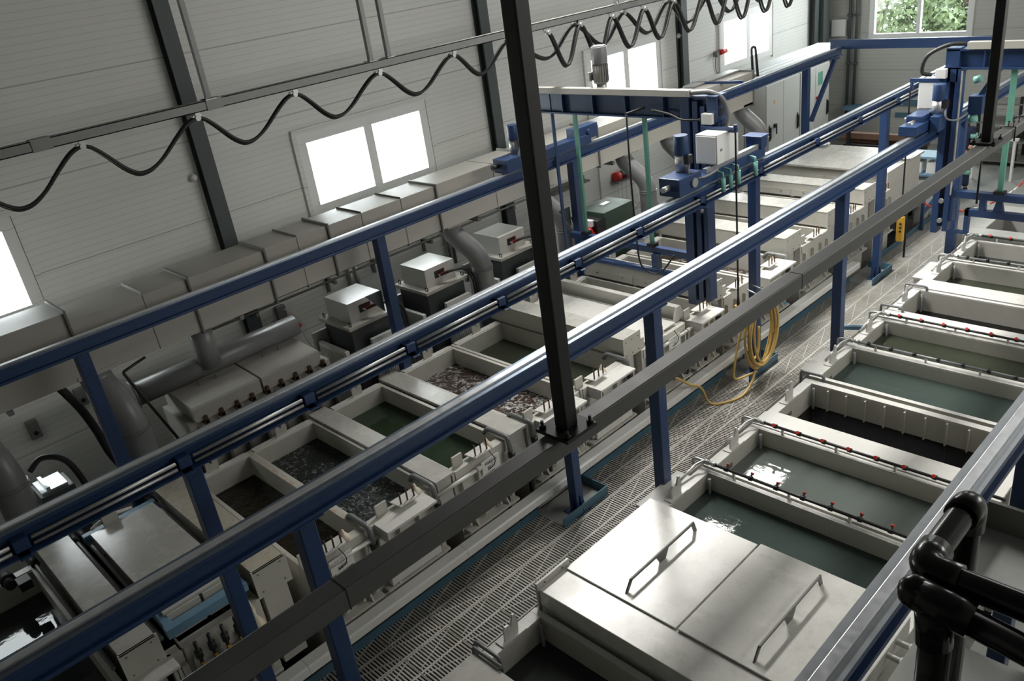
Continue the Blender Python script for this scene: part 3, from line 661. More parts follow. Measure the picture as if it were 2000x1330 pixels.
# near left: long covers over dark tanks
def longcover(label, y0, y1, mt, x0=-3.0, x1=-.42, z=1.5, zb=1.2):
    t = T('tank_cover', label, 'cover', ((x0 + x1) / 2, (y0 + y1) / 2, zb), 'long covers on the near left tanks')
    b = MB(); b.box(x0, x1, y0, y1, z - .02, z); t.part('top_sheet', b, M[mt], .003)
    b = MB(); b.box(x0 + .02, x1 - .02, y0 + .04, y1 - .04, .3, z - .02); t.part('box', b, M['pp'])
    b = MB(); b.box(x1 - .02, x1, y0 - .01, y1 + .02, zb - .02, z); e = t.part('end_plate', b, M['pp'])
    for yy in (y0 + .05, y1 - .05):
        for zz in (zb + .04, z - .05):
            q = MB(); q.cyl((x1, yy, zz), (x1 + .006, yy, zz), .009, 6); t.part('bolt', q, M['ductd'], sub=e)
longcover('long narrow grey tank cover nearest the camera at lower left', .78, 1.1, 'ppg')
longcover('long cover with rusty brown stains beside the nearest open tank', 2.06, 2.40, 'stain')
t = T('tank_cover', 'broad smooth grey lid with a bright window reflection at lower left', 'cover', (-1.5, 1.6, 1.2), 'long covers on the near left tanks')
b = MB(); b.box(-2.5, -.62, 1.26, 1.95, 1.47, 1.5); t.part('top_sheet', b, M['ppg'], .004)
b = MB(); b.box(-2.4, -.66, 1.30, 1.9, 1.2, 1.47); t.part('box', b, M['pp'])
for a, c in ((1.28, 1.6), (1.63, 1.94)):
    b = MB(); b.box(-.63, -.60, a, c, 1.2, 1.47); t.part('front_flap', b, M['pp'], .003)
b = MB(); b.box(-2.56, -2.5, 1.42, 1.58, 1.42, 1.62); t.part('stop_plate', b, M['pp'])
b = MB(); b.bar((-2.62, 1.2, 1.4), (-2.62, 2.0, 1.4), .08, .1); t.part('lid_beam', b, M['blue2'], .005)
b = MB(); b.bar((-.5, 1.2, 1.38), (-.5, 2.0, 1.38), .1, .1); b.bar((-.5, 1.95, 1.38), (-.75, 1.95, 1.46), .08, .08); b.bar((-.5, 1.25, 1.38), (-.75, 1.25, 1.46), .08, .08); t.part('lid_beam', b, M['blue2'], .005)
b = MB(); b.tube(bez([(-2.58, 1.3, 1.5), (-2.56, 1.5, 1.56), (-2.6, 1.75, 1.5)], 6), .02, 8); t.part('handle', b, M['ppw'])
ltank('dark near left tank reflecting bright sky at the lower left corner', -.55, .68, 'w_dark', .28, (), None, None, tb=.06)
ltank('near left tank under the narrow grey cover', 1.12, 1.24, 'w_dark', .2, (), None, None, tf=.0, tb=.0, lx0=-3.0)
ltank('near left tank under the broad smooth grey lid', 1.28, 2.0, 'w_black', .25, (), None, None, tf=.02)
for k, (y, lab) in enumerate(((1.15, 'black pipe lying between the two near grey covers, left'), (1.235, 'black pipe lying between the two near grey covers, right'), (2.01, 'black pipe beside the stained cover'), (.72, 'black pipe along the far rim of the sky-reflecting tank'))):
    t = T('cover_pipe', lab, 'pipe', (-1.8, y, 1.3), 'pipes between near covers')
    b = MB(); b.tube(arc([(-2.95, y, 1.05), (-2.95, y, 1.36), (-.5, y, 1.36)], .06), .026 if k < 3 else .02, 10); t.part('pipe', b, M['gpipe'])
    b = MB(); b.cyl((-2.9, y, 1.36), (-2.7, y, 1.36), .042, 12); t.part('union', b, M['rubber'])
b = MB(); b.cyl((-3.0, .45, 1.25), (-2.75, .45, 1.25), .055, 12); b.cyl((-2.92, .45, 1.25), (-2.86, .45, 1.25), .075, 12); b.box(-2.75, -2.6, .5, .62, 1.2, 1.3)
solo('drain_valve', b, M['rubber'], 'black drain valve on the rim of the sky-reflecting tank', 'valve')

# overflow pipes on the right rim of the left tanks
for y, lab in ((3.32, 'black overflow elbow at the rusty-rimmed tank'), (4.20, 'black overflow elbow left of the first wide board'), (5.38, 'black overflow elbow at the deep green tank'), (5.78, 'black overflow elbow right of the second wide board'), (7.68, 'black overflow elbow at the bolted hood plate'), (9.86, 'black overflow elbow by the yellow pendant'), (11.97, 'black overflow elbow by the second hood')):
    t = T('overflow_pipe', lab, 'pipe', (-.5, y, 1.0), 'black overflow elbows')
    b = MB(); b.tube(arc([(-.78, y, 1.16), (-.72, y, 1.25), (-.36, y, 1.25), (-.33, y, .95)], .05), .032, 10); t.part('pipe', b, M['gpipe'])
    b = MB(); b.cyl((-.33, y, .98), (-.33, y, 1.05), .045, 10); t.part('union', b, M['rubber'])
for a, c, lab in ((2.6, 3.4, 'white pipe under the rim of the brown-black tank'), (4.2, 4.95, 'white pipe under the rim of the deep green tank'), (8.25, 9.2, 'white pipe beside the small sign of the lidded tank')):
    b = MB(); b.tube([(-.36, a, 1.09), (-.36, c, 1.09)], .024, 10); b.cyl((-.36, c - .12, 1.09), (-.36, c - .06, 1.09), .034, 10)
    solo('side_pipe', b, M['ppw'], lab, 'pipe', 'white side pipes')
vi = 0
for y, z, lab in ((1.4, .5, 'blue-handled valve nearest the camera under the left tanks'), (2.1, .15, 'blue-handled valve low beside the nearest kerb'), (4.5, .15, 'blue-handled valve low under the white trunking'), (4.95, .55, 'blue-handled valve under the deep green tank'), (5.35, .6, 'blue-handled valve left of the kerbed post'), (5.72, .5, 'blue-handled valve right behind the kerbed post'), (7.6, .2, 'blue-handled valve below the bolted hood'), (8.75, .5, 'blue-handled valve above the floor end of the hose'), (9.25, .55, 'blue-handled valve left of the hose coil'), (11.9, .3, 'blue-handled valve beyond the hose coil')):
    t = T('ball_valve', lab, 'valve', (-.36, y, z), 'blue-handled valves')
    b = MB(); b.cyl((-.37, y - .12, z), (-.37, y + .12, z), .028, 10); b.cyl((-.37, y - .06, z), (-.37, y + .06, z), .05, 12); b.cyl((-.37, y, z), (-.37, y, z + .09), .02, 8); b.tube(arc([(-.37, y + .12, z), (-.37, y + .3, z), (-.37, y + .3, z - .3)], .05), .025, 8); t.part('body', b, M['rubber'])
    b = MB(); b.box(-.39, -.35, y - .06, y + .1, z + .08, z + .1); t.part('lever', b, M['bluev'], .003)
# crowded valve manifold in the dark near tank side
t = T('dosing_manifold', 'cluster of dark valves with a white flask in the shade at lower left', 'manifold', (-.4, 1.6, 1.0))
for k in range(4):
    y = 1.35 + .13 * k; b = MB(); b.cyl((-.3, y, .9), (-.3, y, 1.28), .018, 8); b.cyl((-.3, y, 1.1), (-.3, y, 1.18), .035, 10); t.part('valve_stem', b, M['rubber'])
    b = MB(); b.box(-.28, -.24, y - .015, y + .015, 1.02, 1.05); t.part('yellow_tag', b, M['yel'])
b = MB(); b.box(-.4, -.2, 1.25, 2.0, .86, .9); t.part('shelf', b, M['pp'])
b = MB(); b.lathe((-.34, 1.93, .9), [(0, .32), (.025, .31), (.025, .22), (.06, .16), (.075, .12), (.075, 0), (0, 0)], 14); t.part('flask', b, M['ivory'])
b = MB(); b.tube(arc([(-.34, 1.93, 1.2), (-.34, 1.9, 1.34), (-.5, 1.9, 1.36)], .04), .022, 8); t.part('flask_pipe', b, M['ivory'])
b = MB(); b.box(-.2, -.195, 1.8, 2.05, .9, 1.06); s = t.part('sign_plate', b, M['white'], label='small white sign plate reading Nickel')
t.text('lettering', 'Nickel', (-.192, 1.92, .99), (PI / 2, 0, PI / 2), .07, M['ink'], sub=s)
b = MB(); b.box(-.46, -.24, .74, 1.16, 1.17, 1.2); solo('rim_shelf', b, M['ppw'], 'pale rim shelf at the foot of the nearest cover end plate', 'shelf', bev=.004)

# ---------------------------------------------------------------- right row of tanks
RX0, RX1 = 1.93, 4.27
def rtank(label, y0, y1, wm, wl=.28, forks=(), shelf=None, z=1.2, tf=.06, tb=.06, ribs=False, y0w=None, boil=False, platform=True):
    t = T('process_tank', label, 'tank', ((RX0 + RX1) / 2, (y0 + y1) / 2, -.4), 'right row of open tanks')
    t.part('tank_body', shell(RX0, RX1, y0, y1, z, tl=.12, tr=.13, tf=tf, tb=tb), M['pp'], .006)
    q = MB(); q.box(RX0, RX1, y0, y1, z - wl - .02, z - wl); t.part('liquid', q, M[wm])
    for a, c in ((RX0 - .12, RX0 - .002), (RX1 + .002, RX1 + .13)):
        q = MB(); q.box(a, c, y0 - tf, y1 + tb, z, z + .008); t.part('side_rim', q, M['ppw'])
    for a, c in ((y0 - tf, y0 - .002), (y1 + .002, y1 + tb)):
        q = MB(); q.box(RX0 - .12, RX1 + .13, a, c, z + .001, z + .01); t.part('cross_rim', q, M['ppw'])
    for y in forks:
        fork(t, RX0 - .045, y, z + .008, mt='ppw')
        q = MB(); q.box(RX0 - .1, RX0, y - .14, y + .14, z + .008, z + .02); t.part('rim_pad', q, M['ppw'])
    if shelf:
        q = MB(); q.box(RX0 - .3, RX0 - .12, shelf[0], shelf[1], z - .03, z); q.box(RX0 - .28, RX0 - .12, shelf[0] + .02, shelf[1] - .02, z - .45, z - .03); t.part('side_shelf', q, M['ppw'], .003)
    if ribs:
        n = 9
        for k in range(n):
            x = RX0 + .22 + k * (RX1 - RX0 - .3) / n; q = MB(); q.box(x - .008, x + .008, y1 - .04, y1, z - .30, z - .02); t.part('rib', q, M['pp'])
    q = MB(); q.box(RX0 - .0, RX0 + .01, y0 + .12, y0 + .30, z - .17, z - .12); t.part('overflow_slot', q, M['ductd'])
    q = MB(); q.tube([(RX0 + .05, y1 - .05, z - .6), (RX0 + .05, y1 - .05, z - .02)], .018, 8); t.part('riser_pipe', q, M['gpipe'])
    return t
rtank('right tank of still dark liquid nearest the camera, in front of the big lids', 2.2, 3.53, 'w_dark', .25, (3.22,), None)
rtank('right tank of green water half under the big white lids', 4.6, 6.14, 'w_green', .20, (5.63,), (5.28, 6.0))
rtank('right tank of pale milky green water behind the first red-knob pipe', 6.30, 7.17, 'w_pale', .20, (6.72,), None)
rtank('right tank of black liquid with ribbed back wall', 7.60, 8.40, 'w_black', .30, (7.93,), None, ribs=True, tf=.06, tb=.09)
rtank('right tank of dark green water behind the ribbed black tank', 8.62, 9.50, 'w_green', .18, (9.04,), (8.68, 9.3))
rtank('right tank of olive green water behind the plain grey pipe', 9.62, 10.46, 'w_olive', .18, (10.07,), None)
rtank('right tank of black liquid behind the broad white rim, far row', 10.86, 11.64, 'w_black', .30, (11.21,), None, tf=.06)
rtank('right tank of pale grey-green water with broad white front rim, far row', 12.08, 12.88, 'w_olive', .24, (12.43,), (12.09, 12.8), tf=.07)
rtank('right tank of dark water in front of the stone block', 13.03, 13.90, 'w_dark', .24, (13.42,), None)
def rimboard(label, y0, y1): 
    b = MB(); b.box(1.80, 4.40, y0, y1, 1.19, 1.222); b.box(1.85, 4.35, y0 + .03, y1 - .03, 0, 1.19)
    solo('cover_board', b, M['ppw'], label, 'board', 'broad white boards between the right tanks', bev=.004)
rimboard('broad white board in front of the ribbed black tank', 7.24, 7.53)
rimboard('broad white board in front of the far black tank', 10.55, 10.78)
rimboard('broad white board in front of the far pale tank', 11.72, 12.0)

t = T('lidded_tank_box', 'large white box across the right tanks carrying two lids', 'box', (3.0, 4.4, .2))
b = MB(); b.box(1.84, 4.4, 3.64, 4.5, .2, 1.205); b.box(1.84, 4.4, 3.64, 5.2, 1.215, 1.39); t.part('box', b, M['lid'], .006)
b = MB(); b.box(1.815, 1.84, 3.62, 4.05, .9, 1.46); e = t.part('end_plate', b, M['ppg'], .003)
for yy in (3.72, 3.95):
    b = MB(); b.cyl((1.84, yy, 1.425), (1.85, yy, 1.425), .008, 6); t.part('bolt', b, M['ductd'], sub=e)
def lid(label, x0, x1, y0, y1, z, hx):
    t = T('handled_cover', label, 'cover', ((x0 + x1) / 2, (y0 + y1) / 2, z), 'white covers with long handles')
    b = MB(); b.box(x0, x1, y0, y1, z, z + .016); t.part('sheet', b, M['lid'], .004)
    a, c, h, zz = y0 + .06, y1 - .15, .10, z + .016
    b = MB(); q = hx; mid = (a + c) / 2
    # flat bar handle with two finger openings
    b.bar((q, a + .08, zz + h), (q, c - .04, zz + h), .014, .026)
    b.prism([(q - .007, a, zz), (q - .007, a + .035, zz), (q - .007, a + .105, zz + h - .01), (q - .007, a + .08, zz + h + .012)], (.014, 0, 0))
    b.prism([(q - .007, mid - .03, zz), (q - .007, mid + .05, zz), (q - .007, mid + .1, zz + h - .012), (q - .007, mid - .08, zz + h - .012)], (.014, 0, 0))
    b.prism([(q - .007, c - .03, zz), (q - .007, c + .01, zz), (q - .007, c - .025, zz + h + .012), (q - .007, c - .06, zz + h - .012)], (.014, 0, 0))
    t.part('handle', b, M['ductd'])
lid('glaring white lid with a long handle, left one of the pair', 1.86, 3.045, 3.98, 5.24, 1.392, 2.49)
lid('matt white lid with a long handle, right one of the pair', 3.065, 4.22, 3.98, 5.26, 1.398, 3.71)

def manifold(label, y, z=1.285, red=1, mt='black'):
    """pipe lying across a rim with clamps and valve knobs"""
    t = T('spray_pipe', label, 'pipe', (3.0, y, 1.2), 'pipes across the right tanks')
    b = MB(); b.tube([(1.98, y, z), (4.45, y, z)], .0165, 8); t.part('pipe', b, M['rubber' if red else 'gpipe'])
    b = MB(); b.tube(arc([(1.98, y, z), (1.75, y, z), (1.70, y, z - .02), (1.70, y, z - .12)], .03), .018, 8); b.cyl((1.84, y, z), (1.90, y, z), .03, 10); b.cyl((1.93, y, z), (1.98, y, z), .027, 10); t.part('feed_elbow', b, M['galv'])
    b = MB(); b.tube(arc([(1.86, y, z), (1.86, y - .02, z + .03), (1.80, y - .12, z), (1.80, y - .55, 1.22)], .03), .014, 8); t.part('branch_pipe', b, M['galv'])
    for k in range(4):
        x = 2.2 + k * .62; b = MB(); b.box(x - .012, x + .012, y - .012, y + .012, 1.2, z); t.part('stand', b, M['ppw'])
    for k in range(8):
        x = 2.11 + k * .285
        b = MB(); b.cyl((x - .02, y, z), (x + .02, y, z), .026, 8); b.cyl((x, y, z), (x, y - red * .028 if red else y, z + .035), .011, 6); v = t.part('valve', b, M['black'])
        if red:
            b = MB(); b.cyl((x, y - .03 * red, z + .03), (x, y - .045 * red, z + .045), .018, 8); t.part('knob', b, M['red'], sub=v)
manifold('black pipe with red knobs across the rim behind the green water tank', 6.21, red=-1)
manifold('black pipe with red knobs in front of the first broad white board', 7.21, red=1)
manifold('grey pipe with clamps but no red knobs between dark and olive green tanks', 9.56, red=0)
manifold('black pipe with red knobs in front of the second broad white board', 10.51, red=1)
manifold('grey pipe without red knobs, farthest of the plain ones', 12.95, red=0)
manifold('black pipe with red knobs in front of the stone block', 13.96, red=1)
for y, lab in ((8.53, 'bent dark handle pipe over the rim behind the ribbed black tank'), (10.82, 'bent dark handle pipe over the rim at the far black tank'), (11.66, 'bent dark handle pipe behind the far black tank'), (2.95, 'bent black pipe at the near rim of the dark right tank')):
    b = MB(); b.tube(arc([(2.02, y, 1.08), (2.02, y, 1.27), (1.72, y, 1.27), (1.72, y, 1.1)], .04), .019, 8)
    solo('rim_pipe', b, M['gpipe'], lab, 'pipe', 'bent pipes over the right rim')
t = T('rim_cover', 'pale folded cover plate on the near rim at the bottom edge', 'cover', (2.3, 2.6, 1.2))
b = MB(); b.prism([(1.78, 2.2, 1.22), (1.78, 2.88, 1.22), (2.5, 2.88, 1.22), (2.5, 2.2, 1.22)], (0, 0, .02)); t.part('sheet', b, M['ppg'])
b = MB(); b.tube(arc([(1.75, 2.9, 1.1), (1.75, 2.9, 1.26), (2.1, 2.9, 1.26)], .03), .018, 8); t.part('edge_pipe', b, M['gpipe'])
# side channel along the left rim of the right tanks
b = MB(); b.box(1.70, 1.80, 4.1, 13.9, 1.02, 1.06); b.box(1.70, 1.71, 4.1, 13.9, 1.02, 1.13)
solo('rim_gutter', b, M['ppg'], 'narrow pale gutter along the walkway side of the right tanks', 'gutter')
b = MB(); b.tube(arc([(.75, 10.3, .0), (.75, 10.35, 1.05), (.95, 10.45, 1.1), (1.65, 10.55, 1.1)], .04), .035, 8)
b = MB(); b.bar((1.6, 9.78, 1.02), (1.35, 10.3, 1.04), .05, .05); b.bar((1.35, 10.3, 1.04), (1.68, 10.42, 1.06), .05, .05)
solo('angled_bracket', b, M['blue2'], 'light blue angled bracket between the post and the right tanks', 'bracket')

# stone block with pit at the far end
t = T('stone_block', 'grey block with a dark square pit at the far end of the right tanks', 'block', (3, 15, 0))
b = MB(); b.box(1.55, 4.4, 14.05, 14.35, 0, 1.28); b.box(1.55, 4.4, 15.3, 15.6, 0, 1.28); b.box(1.55, 1.9, 14.35, 15.3, 0, 1.28); b.box(4.2, 4.4, 14.35, 15.3, 0, 1.28); t.part('block', b, M['conc'], .01)
b = MB(); b.box(1.9, 4.2, 14.35, 15.3, .7, .72); t.part('pit_bottom', b, M['wood'])
# items at the right edge of the right tanks
t = T('side_pipes', 'two white stub pipes on the right rim below the right rail', 'pipes', (4.5, 4.85, 1.2))
for y in (4.78, 4.95):
    b = MB(); b.cyl((4.22, y, 1.33), (4.58, y, 1.33), .024, 10); b.cyl((4.5, y, 1.33), (4.56, y, 1.33), .034, 10); t.part('pipe', b, M['ppw'])
    b = MB(); b.cyl((4.3, y, 1.2), (4.3, y, 1.33), .02, 8); t.part('stand', b, M['ppw'])
b = MB(); b.cyl((4.33, 4.45, 1.2), (4.33, 4.45, 1.3), .06, 16); solo('round_cap', b, M['ppw'], 'round white cap on the right rim below the stub pipes', 'cap', bev=.008)
t = T('collection_tray', 'grey open tray on dark legs right of the right rail, above the handrail', 'tray', (5.1, 5.25, 0))
b = MB(); b.box(4.72, 5.7, 4.72, 5.29, 2.37, 2.4); t.part('bottom', b, M['conc'])
b = MB(); b.box(4.69, 4.72, 4.69, 5.32, 2.35, 2.58); b.box(4.72, 5.7, 5.29, 5.32, 2.35, 2.62); b.box(4.72, 5.7, 4.69, 4.72, 2.30, 2.46); t.part('wall', b, M['ductd'])
for x in (4.76, 5.6):
    for y in (4.78, 5.22):
        b = MB(); b.box(x - .03, x + .03, y - .03, y + .03, 0, 2.37); t.part('leg', b, M['ductd'])
t = T('side_bench', 'pale grey bench platform seen between the black handrail pipes', 'bench', (5.2, 3.9, 0))
b = MB(); b.box(4.68, 5.7, 3.0, 4.62, 1.86, 1.9); t.part('plate', b, M['conc'])
for x in (4.75, 5.6):
    for y in (3.1, 4.52):
        b = MB(); b.box(x - .03, x + .03, y - .03, y + .03, 0, 1.86); t.part('leg', b, M['ductd'])
t = T('terminal_pins', 'row of red-brown terminal pins on the right rim by the grey tray', 'pins', (4.4, 6.6, 1.2))
b = MB(); b.box(4.36, 4.46, 6.35, 6.95, 1.2, 1.22); t.part('plate', b, M['ppw'])
for k in range(4):
    b = MB(); b.cyl((4.41, 6.45 + .13 * k, 1.22), (4.41, 6.45 + .13 * k, 1.34), .012, 8); t.part('pin', b, M['redw'])

# ---------------------------------------------------------------- duct on the left wall
t = T('exhaust_duct', 'long beige rectangular exhaust duct along the left wall', 'duct', (-3.85, 7, 2.75))
secs = [(-3, 2.05, 3.53, 2.72), (2.05, 3.45, 3.42, 2.72), (3.45, 4.5, 3.42, 2.72), (4.5, 5.48, 3.44, 2.75), (5.48, 7.4, 3.44, 2.75), (7.4, 9.3, 3.46, 2.75), (9.3, 11.15, 3.44, 2.75), (11.15, 14.2, 3.42, 2.75), (14.2, 16.35, 3.4, 2.72)]
for k, (a, c, zt, zb) in enumerate(secs):
    b = MB(); b.box(-4.18, -3.56, a, c, zb, zt); t.part('duct_section', b, M['duct'], .004)
    b = MB(); b.box(-4.18, -3.525, c - .012, c + .012, zb - .035, zt + .035); t.part('flange', b, M['ductd'])
for y in (2.9, 6.05, 6.75, 5.0, 8.6):
    b = MB(); b.box(-4.18, -3.555, y - .004, y + .004, 2.72, 3.465); t.part('seam', b, M['ductd'])
def elbow(label, y, r=.17, yo=.18, zt=2.76, zb=-.3, x0=-3.78, x1=-3.42):
    t = T('duct_downpipe', label, 'pipe', (x1, y + yo, zb), 'grey duct downpipes')
    b = MB(); b.tube(arc([(x0, y, zt), (x0, y, zt - .18), (x1, y + yo, zt - .62), (x1, y + yo, zb)], .22, 8), r, 20, caps=False); t.part('pipe', b, M['pvc'])
    b = MB(); b.box(x0 - r - .05, x0 + r + .05, y - r - .05, y + r + .05, zt - .04, zt + .01); t.part('collar', b, M['duct'])
    for z in (zt - .78, zt - .82):
        b = MB(); b.cyl((x1, y + yo, z), (x1, y + yo, z + .014), r + .012, 20); t.part('joint_ring', b, M['pvc'])
elbow('large dark grey downpipe cut by the left edge of the photo', .78, .18, .1)
elbow('large dark grey downpipe beside the nearest blue wall-side post', 2.16, .18, .1)
elbow('grey downpipe between the second and third transformer', 7.74, .16, .22)
elbow('grey downpipe hidden mostly by the foremost black post', 9.75, .15, .2)
elbow('grey downpipe behind the green machine', 12.1, .16, .22)
elbow('grey downpipe behind the gantry motor', 13.5, .15, .2)
elbow('grey downpipe right beside the tall control cabinets', 16.2, .17, .22)
t = T('horizontal_pipe', 'thick grey horizontal pipe along the wall behind the two-part hood', 'pipe', (-3.98, 3.7, 2.0))
b = MB(); b.tube([(-3.97, 2.55, 2.12), (-3.97, 4.85, 2.12)], .15, 20); t.part('pipe', b, M['pvc'])
b = MB(); b.tube([(-3.88, 3.52, 2.72), (-3.88, 3.52, 2.12)], .15, 20); t.part('riser', b, M['pvc'])
b = MB(); b.cyl((-3.97, 2.5, 2.12), (-3.97, 2.53, 2.12), .2, 20); t.part('end_flange', b, M['ductd'])
for k, (z, lab) in enumerate(((2.0, 'upper of the two thin conduits along the left wall'), (1.92, 'lower of the two thin conduits along the left wall'))):
    b = MB(); b.tube([(-5.52, 4.18, z), (-5.52, 11.78, z)], .019, 8); solo('wall_conduit', b, M['ductd'], lab, 'conduit', 'thin wall conduits')
for y in (5.02, 6.49, 7.45, 8.6, 10.74):
    b = MB(); b.box(WX, -5.48, y - .02, y + .02, 1.84, 1.9); b.box(WX, WX + .06, y - .02, y + .02, 1.65, 2.11); solo('conduit_bracket', b, M['pvc'], 'small grey bracket carrying the thin conduits on the left wall', 'bracket', 'conduit brackets')
for y, lab in ((6.93, 'upright pipe pair on the wall behind the first transformer'), (9.12, 'upright pipe pair on the wall behind the bent grey downpipe')):
    b = MB(); b.cyl((WX + .08, y, 1.2), (WX + .08, y, 2.14), .045, 10); b.cyl((WX + .08, y + .12, 1.2), (WX + .08, y + .12, 2.14), .035, 10); solo('upright_pipes', b, M['galv'], lab, 'pipe', 'upright pipes')
for y in (1.2, 4.0, 8.2, 11.6, 15.0):
    b = MB(); b.box(WX, -3.6, y - .03, y + .03, 2.64, 2.70); b.box(WX, WX + .02, y - .06, y + .06, 2.3, 2.75); b.bar((WX + .02, y, 2.32), (-4.4, y, 2.64), .05, .05); solo('duct_bracket', b, M['pvc'], 'grey wall bracket carrying the beige exhaust duct', 'bracket', 'duct brackets')
b = MB(); b.tube(arc([(-3.75, 2.75, 2.62), (-3.75, 2.45, 2.55), (-3.72, 2.52, 2.3), (-3.6, 2.75, 1.5)], .03), .018, 8); solo('thin_pipe', b, M['rubber'], 'thin black pipe bending down beside the nearest duct elbow', 'pipe')

# galvanised corrugated cover and control cabinets
t = T('corrugated_cover', 'shiny corrugated metal cover on top of the duct in the far corner', 'cover', (-3.8, 18.2, 3.1))
pts = []; n = 22
for k in range(n + 1):
    f = k / n; x = -4.16 + f * .62; z = 3.32 + (.012 if k % 2 else -.012) - .22 * max(0, f - .55) / .45; pts.append((x, z))
b = MB(); prof = [(x, 16.4, z) for x, z in pts] + [(-3.54, 16.4, 3.02), (-4.16, 16.4, 3.02)]; b.prism(prof, (0, 4.0, 0)); t.part('sheet', b, M['galv'])
b = MB()
for k in range(7): b.box(-4.16, -3.56, 16.37, 16.40, 3.03 + k * .04, 3.05 + k * .04)
t.part('front_louvres', b, M['galv'])
b = MB(); b.tube(arc([(-3.7, 16.6, 3.2), (-3.75, 16.62, 3.85), (-3.75, 16.78, 3.85), (-3.7, 16.8, 3.2)], .07), .028, 10); solo('cable_loop', b, M['rubber'], 'black cable loop standing on the corrugated cover', 'cable')
b = MB(); b.bar((-4.0, 14.6, 3.43), (-4.0, 16.35, 3.43), .25, .03); solo('cable_tray', b, M['galv'], 'flat metal cable tray in front of the corrugated cover', 'tray')
CX = -5.13
def cabinet(label, y0, y1, extras):
    t = T('control_cabinet', label, 'cabinet', (CX - .3, (y0 + y1) / 2, 0), 'tall control cabinets')
    b = MB(); b.box(WX + .02, CX - .02, y0, y1, 0, 2.46); t.part('body', b, M['rad'], .006)
    n = 2; dw = (y1 - y0) / n
    for k in range(n):
        b = MB(); b.box(CX - .02, CX, y0 + k * dw + .01, y0 + (k + 1) * dw - .01, .08, 2.40); d = t.part('door', b, M['rad'], .004)
        yy = y0 + k * dw + (dw - .14 if k else .12)
        b = MB(); b.prism([(CX, yy, .96), (CX + .045, yy, 1.03), (CX + .045, yy, 1.33), (CX, yy, 1.4)], (0, .06, 0)); t.part('handle', b, M['black'], sub=d)
    for nm, mb, mt in extras: t.part(nm, mb, M[mt])
e = MB(); e.prism([(CX, 20.0, 1.9), (CX, 20.1, 1.9), (CX, 20.05, 2.0)], (.004, 0, 0)); k1 = MB(); k1.box(CX, CX + .06, 20.0, 20.1, 1.28, 1.37); k1.cyl((CX + .05, 20.08, 1.33), (CX + .05, 20.08, 1.1), .018, 6)
cabinet('tall grey control cabinet with a yellow warning triangle', 19.65, 21.38, [('warning_triangle', e, 'yel'), ('main_switch', k1, 'black')])
e = MB(); e.box(CX, CX + .005, 21.62, 21.97, 1.79, 2.25); e2 = MB(); e2.box(CX, CX + .005, 22.4, 22.66, 1.88, 2.23); k1 = MB(); k1.box(CX, CX + .035, 22.3, 22.36, 1.53, 1.6)
cabinet('tall grey control cabinet with green notice sheets in the far corner', 21.43, 23.07, [('notice_sheet', e, 'green'), ('notice_sheet', e2, 'green'), ('red_button', k1, 'red')])

# ---------------------------------------------------------------- transformers
def trafo(label, y):
    y1 = y + .59; xb, xf = -4.22, -3.61
    t = T('transformer', label, 'transformer', (-4.1, y + .3, -.5), 'transformers with box tops')
    b = MB(); b.box(xb, xf, y, y1, 1.93, 2.236); bx = t.part('top_box', b, M['tbox'], .004)
    b = MB(); b.box(xf - .002, xf + .005, y + .18, y + .38, 2.04, 2.155); t.part('cable_opening', b, M['black'], sub=bx)
    b = MB(); b.box(xf, xf + .05, y + .23, y + .36, 2.07, 2.09); t.part('copper_bar', b, M['steel'], sub=bx)
    b = MB(); b.box(xb - .08, xf + .125, y - .125, y1 + .145, 1.88, 1.93); t.part('flange_plate', b, M['duct'], .003)
    for dx, dy in ((xf + .06, y - .06), (xb - .02, y - .06), (xf + .06, y1 + .08)):
        b = MB(); b.tube([(dx + .031 * math.cos(a), dy, 1.96 + .031 * math.sin(a)) for a in [2 * PI * k / 10 for k in range(11)]], .008, 6); t.part('lifting_eye', b, M['black'])
    b = MB(); b.box(xb - .03, xf + .06, y - .07, y1 + .09, -.5, 1.88); t.part('casing', b, M['trafo'], .004)
    for k in range(2):
        c = MB(); x = xf + .04; yy = y + .27 + .05 * k
        c.tube(bez([(x, yy, 2.08), (x + .1, yy + .12, 2.12), (x + .15, yy + .35, 2.08), (x + .17, yy + .48, 1.86), (x + .15, yy + .52, 1.4)], 6), .022, 8); cb = t.part('power_cable', c, M['rubber'])
        c = MB(); c.tube([(x - .02, yy - .01, 2.075), (x + .06, yy + .07, 2.105)], .026, 8); t.part('red_sleeve', c, M['red'], sub=cb)
    rb = MB(); rb.box(xf + .17, xf + .23, y + .14, y1 + .05, .3, 1.68)
    for k in range(13): yy = y + .16 + k * .038; rb.box(xf + .23, xf + .243, yy, yy + .019, .32, 1.62)
    t.part('radiator', rb, M['rad'])
    rb = MB(); rb.box(xb + .02, xf + .13, y - .27, y - .21, .3, 1.62)
    for k in range(18): xx = xb + .04 + k * .038; rb.box(xx, xx + .019, y - .283, y - .27, .32, 1.56)
    t.part('radiator', rb, M['rad'])
    for q in (((-4.0, y - .21, 1.4), (-4.0, y - .07, 1.4)), ((xf + .17, y + .3, 1.4), (xf + .06, y + .3, 1.4))):
        b = MB(); b.cyl(q[0], q[1], .03, 8); t.part('radiator_pipe', b, M['rad'])
    b = MB(); b.box(xb - .06, xb - .01, y - .31, y - .07, 1.45, 1.76); t.part('side_bracket', b, M['galv'])
trafo('transformer with shining box top nearest the camera', 5.53)
trafo('transformer with shining box top left of the bent downpipe', 6.96)
trafo('transformer with dull box top right of the bent downpipe', 8.55)

